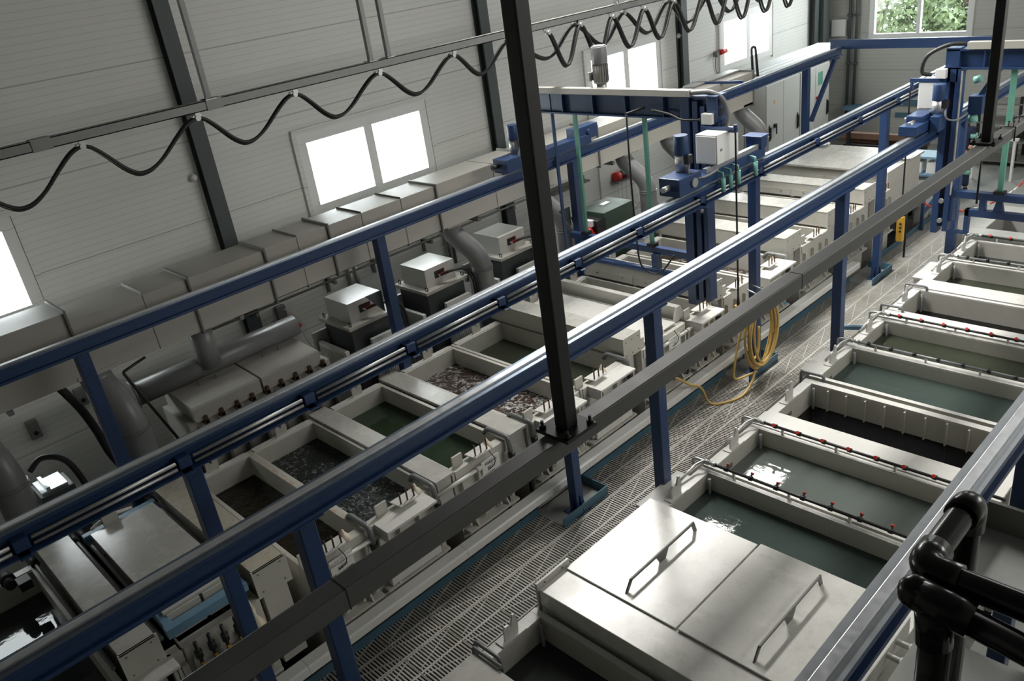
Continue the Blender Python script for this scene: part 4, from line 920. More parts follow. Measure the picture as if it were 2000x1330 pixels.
# two-part hood tank by the wall
t = T('storage_tank', 'ribbed beige storage tank standing below the two-part hood', 'tank', (-3.7, 3.8, -.4))
b = MB(); b.box(-4.15, -3.32, 2.85, 4.9, -.4, 1.74); t.part('body', b, M['duct'], .006)
for k in range(8):
    y = 2.92 + k * .27; b = MB(); b.box(-3.32, -3.22, y, y + .035, -.4, 1.66); t.part('rib', b, M['ductd'])
for k in range(9):
    y = 3.0 + k * .215; b = MB(); b.box(-3.31, -3.2, y, y + .06, 1.70, 1.76); b.box(-3.25, -3.2, y + .01, y + .05, 1.72, 1.82); t.part('toggle_clip', b, M['copper'])
for y0, y1, lab in ((2.92, 3.83, 'beige lift-off hood with a wire handle, left of the pair'), (3.86, 4.74, 'beige lift-off hood with a wire handle, right of the pair')):
    t = T('tank_hood', lab, 'hood', (-3.7, (y0 + y1) / 2, 1.76), 'lift-off hoods')
    b = MB(); b.prism([(-4.14, y0, 1.76), (-3.24, y0, 1.76), (-3.24, y0, 1.94), (-3.28, y0, 1.955), (-4.14, y0, 2.0)], (0, y1 - y0, 0)); t.part('shell', b, M['duct'], .004)
    ym = (y0 + y1) / 2; b = MB(); b.tube(arc([(-3.75, ym - .12, 1.97), (-3.75, ym - .12, 2.05), (-3.75, ym + .12, 2.05), (-3.75, ym + .12, 1.97)], .02), .009, 6); t.part('handle', b, M['ductd'])

# clutter behind the near rail at the left wall
t = T('pump_cabinet', 'dark cabinet with bright clip on top and a bent hose, by the left wall', 'cabinet', (-3.5, 1.25, -.4))
b = MB(); b.box(-3.75, -3.35, 1.09, 1.45, -.5, 1.70); t.part('body', b, M['trafo'], .006)
b = MB(); b.box(-3.75, -3.4, 1.12, 1.40, 1.70, 1.73); b.box(-3.75, -3.4, 1.18, 1.22, 1.73, 1.77); t.part('clip', b, M['steel'])
b = MB(); b.tube(bez([(-3.7, 1.14, 1.9), (-3.68, 1.3, 2.0), (-3.6, 1.5, 1.88), (-3.5, 1.58, 1.5), (-3.5, 1.6, .9)], 6), .035, 10); t.part('hose', b, M['rubber'])
for y, z, lab in ((1.56, 1.36, 'grey wall socket box, lower one, at the left edge'), (2.25, 1.53, 'grey wall socket box beside the black hose')):
    t = T('socket_box', lab, 'socket', (WX, y, z), 'wall socket boxes')
    b = MB(); b.box(WX, WX + .1, y, y + .14, z, z + .26); t.part('box', b, M['pvc'], .01)
    b = MB(); b.cyl((WX + .1, y + .07, z + .09), (WX + .13, y + .07, z + .09), .03, 10); t.part('outlet', b, M['black'])
b = MB(); b.tube(bez([(-4.0, 1.75, 2.72), (-3.95, 1.9, 2.3), (-4.05, 2.0, 1.9), (-4.0, 2.05, 1.5), (-3.8, 2.15, 1.2)], 6), .05, 10); solo('black_hose', b, M['rubber'], 'thick black hose curving down the wall behind the near post', 'hose')
t = T('dosing_pump', 'dark dosing pump with a red tag left of the two-part hood', 'pump', (-3.45, 2.65, -.5))
b = MB(); b.cyl((-3.45, 2.75, 1.0), (-3.45, 2.75, 1.35), .09, 14); t.part('motor', b, M['pvc'])
b = MB(); b.box(-3.6, -3.3, 2.5, 2.74, -.5, 1.1); t.part('cabinet', b, M['trafo'])
b = MB(); b.box(-3.3, -3.29, 2.56, 2.6, .75, 1.0); t.part('red_tag', b, M['red'])
b = MB(); b.tube(arc([(-3.3, 2.45, 1.2), (-3.3, 2.75, 1.3), (-3.3, 2.85, 1.3), (-3.3, 2.85, .9)], .05), .03, 8); b.tube(arc([(-3.36, 2.45, 1.2), (-3.36, 2.7, 1.3), (-3.36, 2.8, 1.3), (-3.36, 2.8, .9)], .05), .03, 8); solo('twin_pipes', b, M['pvc'], 'pair of bent grey pipes in front of the two-part hood', 'pipe')

# wall fittings
for y, z, lab in ((4.79, 4.1, 'small white wall lamp left of the first dark wall column'), (10.8, 4.21, 'small white wall lamp left of the foremost black post'), (16.86, 4.11, 'small white wall lamp above the gantry motor window')):
    t = T('wall_lamp', lab, 'lamp', (WX, y, z), 'small wall lamps')
    b = MB(); b.cyl((WX, y, z), (WX + .03, y, z), .06, 14); t.part('base', b, M['frame'])
    b = MB(); b.ball((WX + .05, y, z), .055, 12, 8); t.part('globe', b, M['white'])
    b = MB(); b.cyl((WX + .015, y + .08, z - .06), (WX + .015, y + .08, z - 1.0), .01, 6); t.part('conduit', b, M['frame'])
t = T('warning_lamp', 'red warning lamp on the wall left of the fourth window', 'lamp', (WX, 18.36, 3.35))
b = MB(); b.cyl((WX, 18.36, 3.44), (WX + .12, 18.36, 3.44), .07, 12); t.part('socket', b, M['pvc'])
b = MB(); b.cyl((WX + .1, 18.42, 3.46), (WX + .1, 18.7, 3.46), .063, 12); t.part('red_lens', b, M['red'])
b = MB(); b.tube(bez([(WX + .03, 18.36, 3.38), (WX + .02, 18.38, 3.05), (WX + .03, 18.6, 2.9)], 5), .01, 6); t.part('cable', b, M['pvc'])
t = T('power_plug', 'red industrial plug on a white cable hanging on the left wall', 'plug', (WX + .05, 5.72, 1.3))
b = MB(); b.box(WX, WX + .1, 5.45, 5.61, 1.48, 1.77); t.part('socket', b, M['pvc'], .008)
b = MB(); b.cyl((WX + .09, 5.58, 1.5), (WX + .18, 5.72, 1.33), .065, 12); t.part('plug', b, M['red'])
b = MB(); b.tube(bez([(WX + .18, 5.72, 1.33), (WX + .17, 5.83, 1.0), (WX + .3, 6.0, .6), (WX + .46, 6.06, .4)], 6), .011, 6); b.tube(bez([(WX + .07, 5.5, 1.77), (WX + .14, 5.72, 1.53), (WX + .12, 5.95, 1.07), (WX + .4, 6.12, .5)], 6), .008, 6); t.part('cable', b, M['white'])
t = T('pump_pair', 'pair of red and black pumps on a wall bracket with hanging tubes', 'pump', (WX + .1, 14.3, 1.4))
b = MB(); b.box(WX + .005, WX + .24, 14.03, 14.73, 1.40, 1.43); t.part('bracket', b, M['pvc'])
for k in range(2):
    y = 14.2 + .29 * k
    b = MB(); b.cyl((WX + .12, y - .12, 1.535), (WX + .12, y + .02, 1.535), .1, 12); m_ = t.part('motor', b, M['red'])
    b = MB(); b.cyl((WX + .12, y + .02, 1.535), (WX + .12, y + .14, 1.535), .09, 12); t.part('pump_head', b, M['black'], sub=m_)
for k in range(4):
    y = 14.15 + .14 * k; b = MB(); b.tube(bez([(WX + .14, y, 1.4), (WX + .14, y + .02, .95), (WX + .35, y + .17, .7), (WX + .58, y + .23, 1.0)], 5), .010, 6); t.part('tube', b, M['white'])
b = MB(); b.box(WX, WX + .05, 13.65, 13.83, 1.01, 2.02); solo('white_panel', b, M['white'], 'narrow white upright panel on the wall left of the red pumps', 'panel')
t = T('filter_machine', 'dark green machine box with a red gauge, behind the conductor rail', 'machine', (-3.4, 11.25, -.4))
b = MB(); b.box(-3.9, -3.3, 10.85, 11.7, .4, 1.98); t.part('body', b, M['dgreen'], .008)
b = MB(); b.box(-3.92, -3.28, 10.62, 10.86, 1.2, 1.9); t.part('front', b, M['black'])
for xx in (-3.86, -3.36):
    for yy in (10.9, 11.64):
        b = MB(); b.box(xx - .03, xx + .03, yy - .03, yy + .03, -.5, .4); t.part('leg', b, M['black'])
b = MB(); b.ball((-3.4, 10.52, 1.72), .085, 14, 8); b.cyl((-3.4, 10.52, 1.72), (-3.4, 10.45, 1.65), .09, 14); b.box(-3.46, -3.34, 10.5, 10.62, 1.5, 1.7); t.part('red_gauge', b, M['red'])
b = MB(); b.box(-3.5, -3.36, 10.55, 10.64, 1.8, 1.92); t.part('terminal_box', b, M['white'], .006)
b = MB(); b.box(-3.7, -3.6, 11.2, 11.4, 1.98, 2.0); t.part('paper', b, M['white'])
b = MB(); b.tube([(-3.85, 10.95, 1.99), (-4.1, 11.0, 2.3)], .018, 6); solo('stick', b, M['white'], 'short white stick leaning above the green machine', 'stick')
b = MB(); b.box(WX, WX + .2, 12.01, 13.16, 1.72, 1.75); b.box(WX, WX + .03, 12.01, 13.16, 1.75, 1.83); solo('wall_shelf', b, M['ductd'], 'narrow dark wall shelf beside the green strut', 'shelf')
b = MB(); b.bar((WX + .03, 15.0, 1.54), (WX + .3, 15.7, .0), .05, .02); solo('leaning_panel', b, M['rad'], 'thin pale bar leaning against the wall behind the green strut', 'bar')

# ---------------------------------------------------------------- gantries
def cyl_motor(t, x, y, z, h, r, nm='drive_motor'):
    b = MB(); b.cyl((x, y, z + h * .45), (x, y, z + h), r, 18); m_ = t.part(nm, b, M['blue'], .006)
    b = MB(); b.cyl((x, y, z), (x, y, z + h * .45), r * .92, 18); t.part('motor_base', b, M['galv'], sub=m_)
    b = MB(); b.box(x + r * .7, x + r * 1.5, y - .05, y + .05, z + h * .2, z + h * .45); t.part('terminal_box', b, M['black'], sub=m_)
    b = MB(); b.tube(bez([(x + r * 1.2, y, z + h * .2), (x + r * 1.6, y - .05, z - .05), (x + r * 2.4, y + .15, z - .12), (x + r * 3, y + .4, z - .08)], 5), .014, 6); t.part('motor_cable', b, M['pvc'], sub=m_)
GY = 9.4
t = T('transfer_gantry', 'blue transfer gantry spanning the left tanks with a grey control box', 'gantry', (-1.4, GY, 1.4))
b = MB(); b.box(-3.25, .02, GY - .09, GY + .09, 4.40, 4.425); b.box(-3.25, .02, GY - .09, GY + .09, 4.11, 4.135); b.box(-3.25, .02, GY - .02, GY + .02, 4.135, 4.40)
for x in (-2.6, -2.0, -1.4, -.75): b.box(x - .008, x + .008, GY - .085, GY + .085, 4.135, 4.40)
t.part('bridge_beam', b, M['blue'], .003)
b = MB(); b.box(-3.25, -.28, GY - .16, GY - .05, 4.425, 4.51); t.part('cable_tray', b, M['duct'], .003)
b = MB(); b.tube(bez([(-.28, GY - .1, 4.47), (-.02, GY - .05, 4.47), (.16, GY - .02, 4.36), (.2, GY, 4.12), (.1, GY - .02, 3.95), (.0, GY - .05, 3.98)], 6), .035, 8); t.part('cable_bundle', b, M['pvc'])
# hoist motor
b = MB(); b.cyl((-1.88, GY + .02, 4.83), (-1.88, GY + .02, 5.06), .115, 20); b.cyl((-1.88, GY + .02, 5.06), (-1.88, GY + .02, 5.075), .1, 20); hm = t.part('hoist_motor', b, M['pvc'], .006)
b = MB(); b.cyl((-1.88, GY + .02, 4.56), (-1.88, GY + .02, 4.83), .105, 20)
for k in range(18):
    a = 2 * PI * k / 18; b.bar((-1.88 + .1 * math.cos(a), GY + .02 + .1 * math.sin(a), 4.58), (-1.88 + .1 * math.cos(a), GY + .02 + .1 * math.sin(a), 4.82), .008, .03)
t.part('cooling_body', b, M['ductd'], sub=hm)
b = MB(); b.cyl((-1.88, GY + .02, 4.425), (-1.88, GY + .02, 4.56), .075, 16); b.box(-1.98, -1.76, GY - .09, GY + .12, 4.425, 4.46); b.box(-2.02, -1.98, GY - .12, GY, 4.6, 4.72); t.part('gear_head', b, M['galv'], sub=hm)
# right mast
b = MB(); b.box(-.47, -.33, GY - .09, GY + .09, 1.42, 4.42); b.box(-.28, -.2, GY - .09, GY + .09, 1.5, 4.36); b.box(-.16, -.09, GY - .09, GY + .09, 1.52, 4.3); t.part('mast', b, M['blue'], .004)
b = MB(); b.box(-.33, -.28, GY - .05, GY + .05, 1.5, 4.3); b.box(-.2, -.16, GY - .05, GY + .05, 1.55, 4.3); t.part('mast_groove', b, M['black'])
for z in (1.9, 2.85):
    b = MB(); b.box(-.33, -.07, GY - .13, GY - .09, z, z + .1); k = t.part('mast_plate', b, M['blue'], .003)
    for xx in (-.27, -.14):
        q = MB(); q.cyl((xx, GY - .15, z + .05), (xx, GY - .13, z + .05), .025, 10); t.part('roller', q, M['galv'], sub=k)
b = MB(); b.box(-.36, .16, GY - .07, GY + .07, 3.96, 4.42)
b = MB(); b.box(-.05, .10, GY - .1, GY + .1, 4.1, 4.42); b.box(-.05, .12, GY - .12, GY + .12, 4.42, 4.44); t.part('head_block', b, M['blue'], .005)
for z in (4.17, 4.3):
    b = MB(); b.box(.10, .104, GY - .06, GY + .06, z, z + .09); t.part('head_opening', b, M['black'])
b = MB(); b.box(-.02, .12, GY - .09, GY + .09, 3.43, 4.1); t.part('head_column', b, M['blue'], .004)
# left mast on rail 0
b = MB(); b.box(-2.92, -2.895, GY - .03, GY + .03, 1.6, 4.4); t.part('mast', b, M['blue'], .004)
# end carriages
b = MB(); b.box(.02, .24, GY - .95, GY + .85, 3.43, 3.56); t.part('end_carriage', b, M['blue'], .006)
b = MB(); b.box(.16, .22, GY - .55, GY + .8, 3.56, 3.62); t.part('sensor_bar', b, M['galv'])
b = MB(); b.box(.02, .26, GY + .72, GY + .86, 3.56, 3.72); b.box(-.02, .28, GY + .68, GY + .9, 3.72, 3.735); t.part('buffer_block', b, M['blue'], .004)
b = MB(); b.box(-.05, .26, GY - 1.2, GY - .72, 3.43, 3.66); gb = t.part('gear_box', b, M['blue'], .01)
b = MB(); b.cyl((.1, GY - 1.2, 3.55), (.1, GY - 1.33, 3.55), .035, 12); t.part('shaft', b, M['galv'], sub=gb)
b = MB(); b.cyl((.26, GY - .9, 3.55), (.29, GY - .9, 3.55), .06, 14); t.part('shaft_cap', b, M['galv'], sub=gb)
cyl_motor(t, .06, GY - .85, 3.68, .44, .09)
for k in range(4):
    y = GY - .35 + .18 * k + (.25 if k == 3 else 0)
    b = MB(); b.cyl((.33, y, 3.28), (.33, y, 3.46), .036, 10); b.cyl((.33, y, 3.46), (.33, y, 3.53), .015, 8); b.bar((.33, y, 3.52), (.2, y, 3.54), .025, .025); t.part('collector_plug', b, M['mint'])
b = MB(); b.box(-.02, .30, GY - .42, GY + .08, 3.64, 4.02); cb = t.part('control_box', b, M['white'], .008)
b = MB(); b.box(.0, .28, GY - .43, GY - .42, 3.66, 4.0); t.part('door', b, M['frame'], .003, sub=cb)
b = MB(); b.cyl((.3, GY - .33, 3.82), (.315, GY - .33, 3.82), .018, 10); t.part('lock', b, M['galv'], sub=cb)
b = MB(); b.box(-.1, .06, GY - .16, GY - .08, 4.08, 4.22); t.part('junction_box', b, M['white'], .008)
b = MB(); b.box(-.1, .42, GY - .17, GY - .12, 4.0, 4.06); b.cyl((.4, GY - .15, 4.03), (.4, GY - .15, 4.1), .03, 10); t.part('pendant_arm', b, M['blue'], .003)
b = MB(); b.tube(bez([(-.1, GY - .14, 4.14), (-.35, GY - .2, 4.14), (-.6, GY - .16, 4.2), (-.9, GY - .14, 4.24)], 6), .016, 6); b.bar((-1.05, GY - .5, 4.26), (-1.05, GY - .1, 4.26), .03, .025); t.part('drag_cable', b, M['rubber'])
b = MB(); b.tube(bez([(-1.05, GY - .5, 4.25), (-1.05, GY - .5, 3.4), (-1.03, GY - .5, 2.6), (-1.0, GY - .48, 2.1), (-.85, GY - .42, 1.95), (-.7, GY - .36, 2.0), (-.6, GY - .2, 2.2)], 6), .013, 6); t.part('slack_cable', b, M['rubber'])
# carriage on the wall-side rail
b = MB(); b.box(-3.12, -2.9, GY - .8, GY + .85, 3.43, 3.58); t.part('end_carriage', b, M['blue'], .006)
b = MB(); b.box(-3.2, -2.9, GY - 1.1, GY - .62, 3.43, 3.64); gb = t.part('gear_box', b, M['blue'], .01)
b = MB(); b.cyl((-3.1, GY - 1.1, 3.54), (-3.1, GY - 1.22, 3.54), .035, 12); t.part('shaft', b, M['black'], sub=gb)
cyl_motor(t, -3.08, GY - .72, 3.66, .42, .085)
b = MB(); b.box(-3.12, -2.92, GY + .5, GY + 1.05, 3.5, 3.72); b.cyl((-2.92, GY + .8, 3.62), (-2.88, GY + .8, 3.62), .045, 14); t.part('buffer_block', b, M['blue'], .005)
# struts and lifting frame
for x in (-2.42, -1.12):
    b = MB(); b.bar((x, GY - .02, 2.22), (x, GY - .02, 4.11), .06, .04, (0, 1, 0)); st = t.part('green_strut', b, M['green'])
    b = MB(); b.box(x - .06, x + .06, GY - .08, GY + .05, 2.2, 2.25); t.part('strut_foot', b, M['black'], sub=st)
b = MB(); b.box(-2.75, -.4, GY - .06, GY + .04, 2.10, 2.2); t.part('lift_beam', b, M['blue'], .005)
b = MB(); b.tube([(-2.6, GY - .1, 1.84), (-.5, GY - .1, 1.84)], .055, 14); b.box(-2.45, -2.35, GY - .12, GY, 1.84, 2.1); b.box(-1.08, -.98, GY - .12, GY, 1.84, 2.1); b.box(-.56, -.42, GY - .14, GY, 1.84, 1.93); t.part('lift_tube', b, M['blue'])
def pendant(label, x, y, z0, z1, ox=0):
    t = T('pendant_control', label, 'control', (x, y, z0), 'yellow pendant controls')
    b = MB(); b.box(x - .055, x + .055, y - .04, y + .04, z0, z0 + .40); bd = t.part('body', b, M['yel'], .018)
    for k in range(3):
        q = MB(); q.cyl((x + .015, y - .04, z0 + .17 + .06 * k), (x + .015, y - .052, z0 + .17 + .06 * k), .016, 10); t.part('button', q, M['black'], sub=bd)
    b = MB(); b.cyl((x, y, z0 + .39), (x, y, z0 + .56), .028, 10, .014); t.part('strain_relief', b, M['black'])
    b = MB(); b.tube(bez([(x, y, z0 + .5), (x + ox * .5, y, (z0 + z1) / 2), (x + ox, y, z1)], 8), .013, 8); t.part('cable', b, M['black'])
pendant('yellow pendant control hanging by the gantry mast, half behind the dark beam', .40, GY - .15, 1.20, 4.0)

# gantry over the right tanks
HY = 12.55
t = T('transfer_gantry', 'blue transfer gantry over the right tanks with a white control box, far right', 'gantry', (3.2, HY, 1.76))
b = MB(); b.box(1.72, 4.95, HY - .09, HY + .09, 4.41, 4.435); b.box(1.72, 4.95, HY - .09, HY + .09, 4.17, 4.195); b.box(1.72, 4.95, HY - .02, HY + .02, 4.195, 4.41)
for x in (2.2, 2.75, 3.3, 3.9): b.box(x - .008, x + .008, HY - .085, HY + .085, 4.195, 4.41)
t.part('bridge_beam', b, M['blue'], .003)
b = MB(); b.box(1.98, 4.6, HY - .12, HY - .02, 4.435, 4.53); t.part('cable_tray', b, M['duct'], .003)
b = MB(); b.tube(bez([(2.0, HY - .08, 4.5), (1.75, HY - .1, 4.5), (1.48, HY - .12, 4.36), (1.42, HY - .12, 4.14), (1.55, HY - .1, 4.1)], 6), .028, 8); t.part('cable_bundle', b, M['rubber'])
b = MB(); b.box(1.71, 1.89, HY - .09, HY + .09, 4.0, 4.45); t.part('head_block', b, M['blue'], .005)
b = MB(); b.box(1.70, 1.79, HY - .09, HY + .09, 1.80, 4.2); b.box(1.86, 1.93, HY - .09, HY + .09, 1.84, 4.2); t.part('mast', b, M['blue'], .004)
b = MB(); b.box(1.79, 1.86, HY - .04, HY + .04, 1.9, 4.2); t.part('mast_groove', b, M['overall'])
for z in (2.0, 2.3, 2.55):
    b = MB(); b.cyl((1.82, HY - .1, z), (1.82, HY + .02, z), .035, 10); t.part('roller', b, M['galv'])
b = MB(); b.box(1.93, 1.945, HY - .09, HY - .06, 2.4, 4.15); t.part('guide_strip', b, M['duct'])
b = MB(); b.box(1.46, 1.7, HY - .9, HY + .8, 3.43, 3.56); t.part('end_carriage', b, M['blue'], .006)
b = MB(); b.box(1.44, 1.66, HY - .62, HY - .22, 3.44, 3.64); b.box(1.40, 1.70, HY - .68, HY - .18, 3.42, 3.44); gb = t.part('gear_box', b, M['blue'], .01)
b = MB(); b.cyl((1.55, HY - .62, 3.55), (1.55, HY - .78, 3.55), .04, 12); t.part('shaft', b, M['galv'], sub=gb)
b = MB(); b.cyl((1.44, HY - .4, 3.55), (1.34, HY - .4, 3.55), .02, 10); t.part('shaft_end', b, M['galv'], sub=gb)
b = MB(); b.box(1.72, 1.84, HY - .5, HY - .25, 3.4, 3.62); t.part('coupling_block', b, M['blue'], .01)
cyl_motor(t, 1.74, HY - .3, 3.62, .40, .085)
b = MB(); b.box(1.38, 1.66, HY - .1, HY + .25, 3.62, 4.02); cb = t.part('control_box', b, M['white'], .008)
b = MB(); b.box(1.40, 1.64, HY - .11, HY - .1, 3.64, 4.0); t.part('door', b, M['white'], .003, sub=cb)
b = MB(); b.box(1.62, 1.76, HY - .18, HY - .1, 4.06, 4.19); t.part('junction_box', b, M['white'], .008)
b = MB(); b.box(1.26, 1.75, HY - .12, HY - .07, 4.0, 4.05); b.cyl((1.29, HY - .1, 3.9), (1.29, HY - .1, 4.0), .02, 8); t.part('pendant_arm', b, M['blue'], .003)
for (x, y, z, r) in ((2.02, HY + .3, 3.95, .05), (2.02, HY + .25, 3.42, .06)):
    b = MB(); b.cyl((x - .04, y, z), (x + .05, y, z + .03), r, 12); t.part('mint_plug', b, M['mint'])
b = MB(); b.bar((2.0, HY + .35, 3.62), (2.3, HY + .4, 4.16), .07, .07); b.box(1.96, 2.14, HY + .2, HY + .4, 3.5, 3.75); t.part('mast_brace', b, M['blue'])
for x in (2.56, 3.9):
    b = MB(); b.bar((x, HY, 2.48), (x, HY, 4.17), .07, .04, (0, 1, 0)); st = t.part('green_strut', b, M['green']); b = MB(); b.box(x - .07, x + .07, HY - .06, HY + .06, 2.46, 2.5); t.part('strut_foot', b, M['black'], sub=st)
b = MB(); b.box(1.9, 4.4, HY - .06, HY + .06, 2.36, 2.46); b.box(1.88, 1.98, HY - .07, HY + .07, 2.0, 2.5); t.part('lift_beam', b, M['blue'], .005)
b = MB(); b.box(2.14, 4.2, HY - .05, HY + .05, 2.1, 2.2); b.box(2.14, 2.2, HY - .05, HY + .05, 1.84, 2.2); b.box(2.02, 2.2, HY - .05, HY + .05, 1.82, 1.85)
b.box(2.32, 2.40, HY - .05, HY + .05, 2.2, 2.36); b.prism([(2.5, HY - .04, 2.2), (2.64, HY - .04, 2.2), (2.6, HY - .04, 2.36), (2.54, HY - .04, 2.36)], (0, .08, 0)); t.part('lift_hook_frame', b, M['blue'], .004)
b = MB(); b.box(4.6, 4.75, HY - .09, HY + .09, 1.9, 4.4); t.part('mast', b, M['blue'], .004)
b = MB(); b.box(4.8, 5.0, HY - .9, HY + .8, 3.43, 3.56); t.part('end_carriage', b, M['blue'], .006)
pendant('yellow pendant control hanging in full view above the far walkway', 1.27, HY - .1, 1.60, 4.0)

# ---------------------------------------------------------------- far floor: rack, timber, canisters, chain, racks, person
t = T('timber_stack', 'dark brown timber beams lying before the far wall', 'timber', (-2.8, 20.8, 0))
for k, z in enumerate((.95, .8)):
    b = MB(); b.box(-3.6, -1.5, 20.6 + .2 * k, 20.75 + .2 * k, z, z + .14); t.part('beam', b, M['wood'])
b = MB(); b.box(-3.5, -1.6, 20.6, 21.1, .1, .8); t.part('crate', b, M['black'])
for x in (-3.4, -2.5, -1.7):
    b = MB(); b.box(x, x + .08, 20.55, 20.62, 0, 1.4); t.part('upright', b, M['black'])
t = T('blue_rack', 'light blue shelf rack with white canisters beyond the left tanks', 'rack', (-.9, 18.9, 0))
for x in (-1.35, -.45):
    for y in (18.6, 19.1):
        b = MB(); b.box(x - .025, x + .025, y - .025, y + .025, 0, 1.25); t.part('leg', b, M['blue2'])
for z in (.35, .75, 1.15):
    b = MB(); b.box(-1.4, -.4, 18.57, 19.13, z, z + .04); t.part('shelf', b, M['blue2'])
for k, (x, z, lab) in enumerate(((-1.2, .79, 'white canister on the upper rack shelf, left'), (-.9, .79, 'white canister on the upper rack shelf, middle'), (-.6, .79, 'white canister on the upper rack shelf, right'), (-1.15, .39, 'white canister on the lower rack shelf, left'), (-.8, .39, 'white canister on the lower rack shelf, right'))):
    b = MB(); b.box(x - .1, x + .1, 18.65, 18.95, z, z + .26); b.cyl((x, 18.72, z + .26), (x, 18.72, z + .3), .03, 10); solo('canister', b, M['white'], lab, 'canister', 'white canisters on the rack', bev=.03)
b = MB(); b.box(-.62, -.38, 17.9, 18.14, -.5, .30); b.cyl((-.5, 18.0, .30), (-.5, 18.0, .35), .03, 10); solo('canister', b, M['pp'], 'white canister on the floor at the walkway end', 'canister', bev=.04)
t = T('drum', 'dark open drum behind the white canister at the walkway end', 'drum', (-1.0, 18.1, 0))
b = MB(); b.lathe((-1.0, 18.15, 0), [(0, 0), (.26, 0), (.28, .3), (.26, .6), (.28, .75), (.24, .75), (.24, .1), (0, .1)], 20); t.part('body', b, M['black'])
b = MB(); b.bar((-.2, 17.3, .8), (-.05, 18.6, .5), .06, .06); b.bar((-.2, 17.3, .35), (-.05, 18.6, .9), .06, .06); b.bar((-.2, 17.3, 0), (-.2, 17.3, 1.0), .06, .06); b.bar((-.05, 18.6, 0), (-.05, 18.6, 1.0), .06, .06)
solo('blue_trestle', b, M['blue'], 'small blue trestle at the far end of the walkway', 'trestle')
t = T('barrier_chain', 'red and white barrier chain hanging across the far floor', 'chain', (.9, 17.5, .5))
P = bez([(.1, 15.7, 1.3), (.5, 16.4, .78), (.95, 17.3, .66), (1.2, 18.4, .75), (1.3, 19.4, 1.05), (1.3, 20.0, 1.3)], 7)
for k in range(0, len(P) - 1):
    b = MB(); b.tube([P[k], P[k + 1]], .018, 6); t.part('chain_piece', b, M['redw'] if (k // 3) % 2 else M['white'])
for q in (P[0], P[-1]):
    b = MB(); b.cyl((q.x, q.y, 0), (q.x, q.y, q.z + .05), .02, 8); t.part('stanchion', b, M['black'])
t = T('storage_rack', 'dark storage rack with small boxes standing at the far wall', 'rack', (.6, 22.6, 0))
for x in (-.9, 0, .9, 1.8):
    b = MB(); b.box(x - .03, x + .03, 22.3, 22.36, 0, 1.7); b.box(x - .03, x + .03, 22.9, 22.96, 0, 1.7); t.part('upright', b, M['black'])
for z in (.12, .6, 1.05, 1.5):
    b = MB(); b.box(-.95, 1.85, 22.28, 22.98, z, z + .04); t.part('shelf', b, M['ductd'])
for k in range(5):
    b = MB(); b.box(-.8 + .5 * k, -.5 + .5 * k, 22.4, 22.8, .64, .64 + .2 + .05 * (k % 2)); solo('stored_box', b, M['trafo' if k % 2 else 'pvc'], ['dark box first from left on the far storage rack', 'dark box second from left on the far storage rack', 'dark box third from left on the far storage rack', 'dark box fourth from left on the far storage rack', 'dark box fifth from left on the far storage rack'][k], 'box', 'boxes on the far rack')
for k, (x, y, lab) in enumerate(((-.1, 21.2, 'bright white bar lying on a stand in front of the far rack'),)):
    b = MB(); b.box(x - .55, x + .45, y - .06, y + .06, .95, 1.0); b.box(x - .5, x - .45, y - .04, y + .04, 0, .95); b.box(x + .35, x + .4, y - .04, y + .04, 0, .95); solo('work_stand', b, M['white'], lab, 'stand')
b = MB(); b.box(-4.95, -4.05, YE - .45, YE - .02, .95, 1.05); solo('wall_bench', b, M['blue2'], 'light blue bench board against the far wall', 'bench')
b = MB(); b.box(-3.6, -2.9, YE - .05, YE, 1.05, 1.2); b.box(-3.6, -2.9, YE - .05, YE, .72, .84); solo('wall_board', b, M['teal'], 'blue boards on the far wall behind the right gantry', 'board')

# person
t = T('person', 'person in navy overalls with mint bands standing behind the right gantry', 'person', (-.45, 20.2, 0))
px, py = -.5, 20.2
def skin_body(name, V, E, R, mt, root=0):
    me = bpy.data.meshes.new(name); me.from_pydata([tuple(Vector(v) - t.base) for v in V], E, []); me.materials.append(mt)
    o = bpy.data.objects.new(name, me); o.parent = t.o; COL.objects.link(o)
    md = o.modifiers.new('skin', 'SKIN'); md.use_smooth_shade = True
    for i, r in enumerate(R):
        sv = me.skin_vertices[0].data[i]; sv.radius = (r, r); sv.use_root = (i == root)
    s = o.modifiers.new('sub', 'SUBSURF'); s.levels = 1; s.render_levels = 2
    return o
V = [(px, py, .95), (px, py, 1.15), (px, py, 1.38), (px + .02, py - .02, 1.48), (px + .03, py - .03, 1.58), (px + .03, py - .05, 1.7),
     (px + .17, py, 1.42), (px + .22, py - .04, 1.16), (px + .20, py - .2, 1.02), (px - .17, py, 1.42), (px - .22, py - .02, 1.15), (px - .18, py - .2, 1.02),
     (px + .1, py, .9), (px + .12, py - .02, .5), (px + .13, py, .08), (px - .1, py, .9), (px - .1, py - .03, .5), (px - .12, py, .08), (px + .16, py - .13, .04), (px - .1, py - .14, .04)]
Ed = [(0, 1), (1, 2), (2, 3), (3, 4), (4, 5), (2, 6), (6, 7), (7, 8), (2, 9), (9, 10), (10, 11), (0, 12), (12, 13), (13, 14), (0, 15), (15, 16), (16, 17), (14, 18), (17, 19)]
Rr = [.14, .13, .14, .07, .06, .085, .07, .052, .042, .07, .052, .042, .1, .07, .05, .1, .07, .05, .042, .042]
skin_body('body', V, Ed, Rr, M['skin'])
V2 = V[:4] + [V[6], V[7], V[9], V[10]] + V[12:18]
skin_body('overalls', V2, [(0, 1), (1, 2), (2, 3), (2, 4), (4, 5), (2, 6), (6, 7), (0, 8), (8, 9), (9, 10), (0, 11), (11, 12), (12, 13)], [.16, .15, .165, .09, .09, .068, .09, .068, .125, .09, .075, .125, .09, .075], M['overall'])
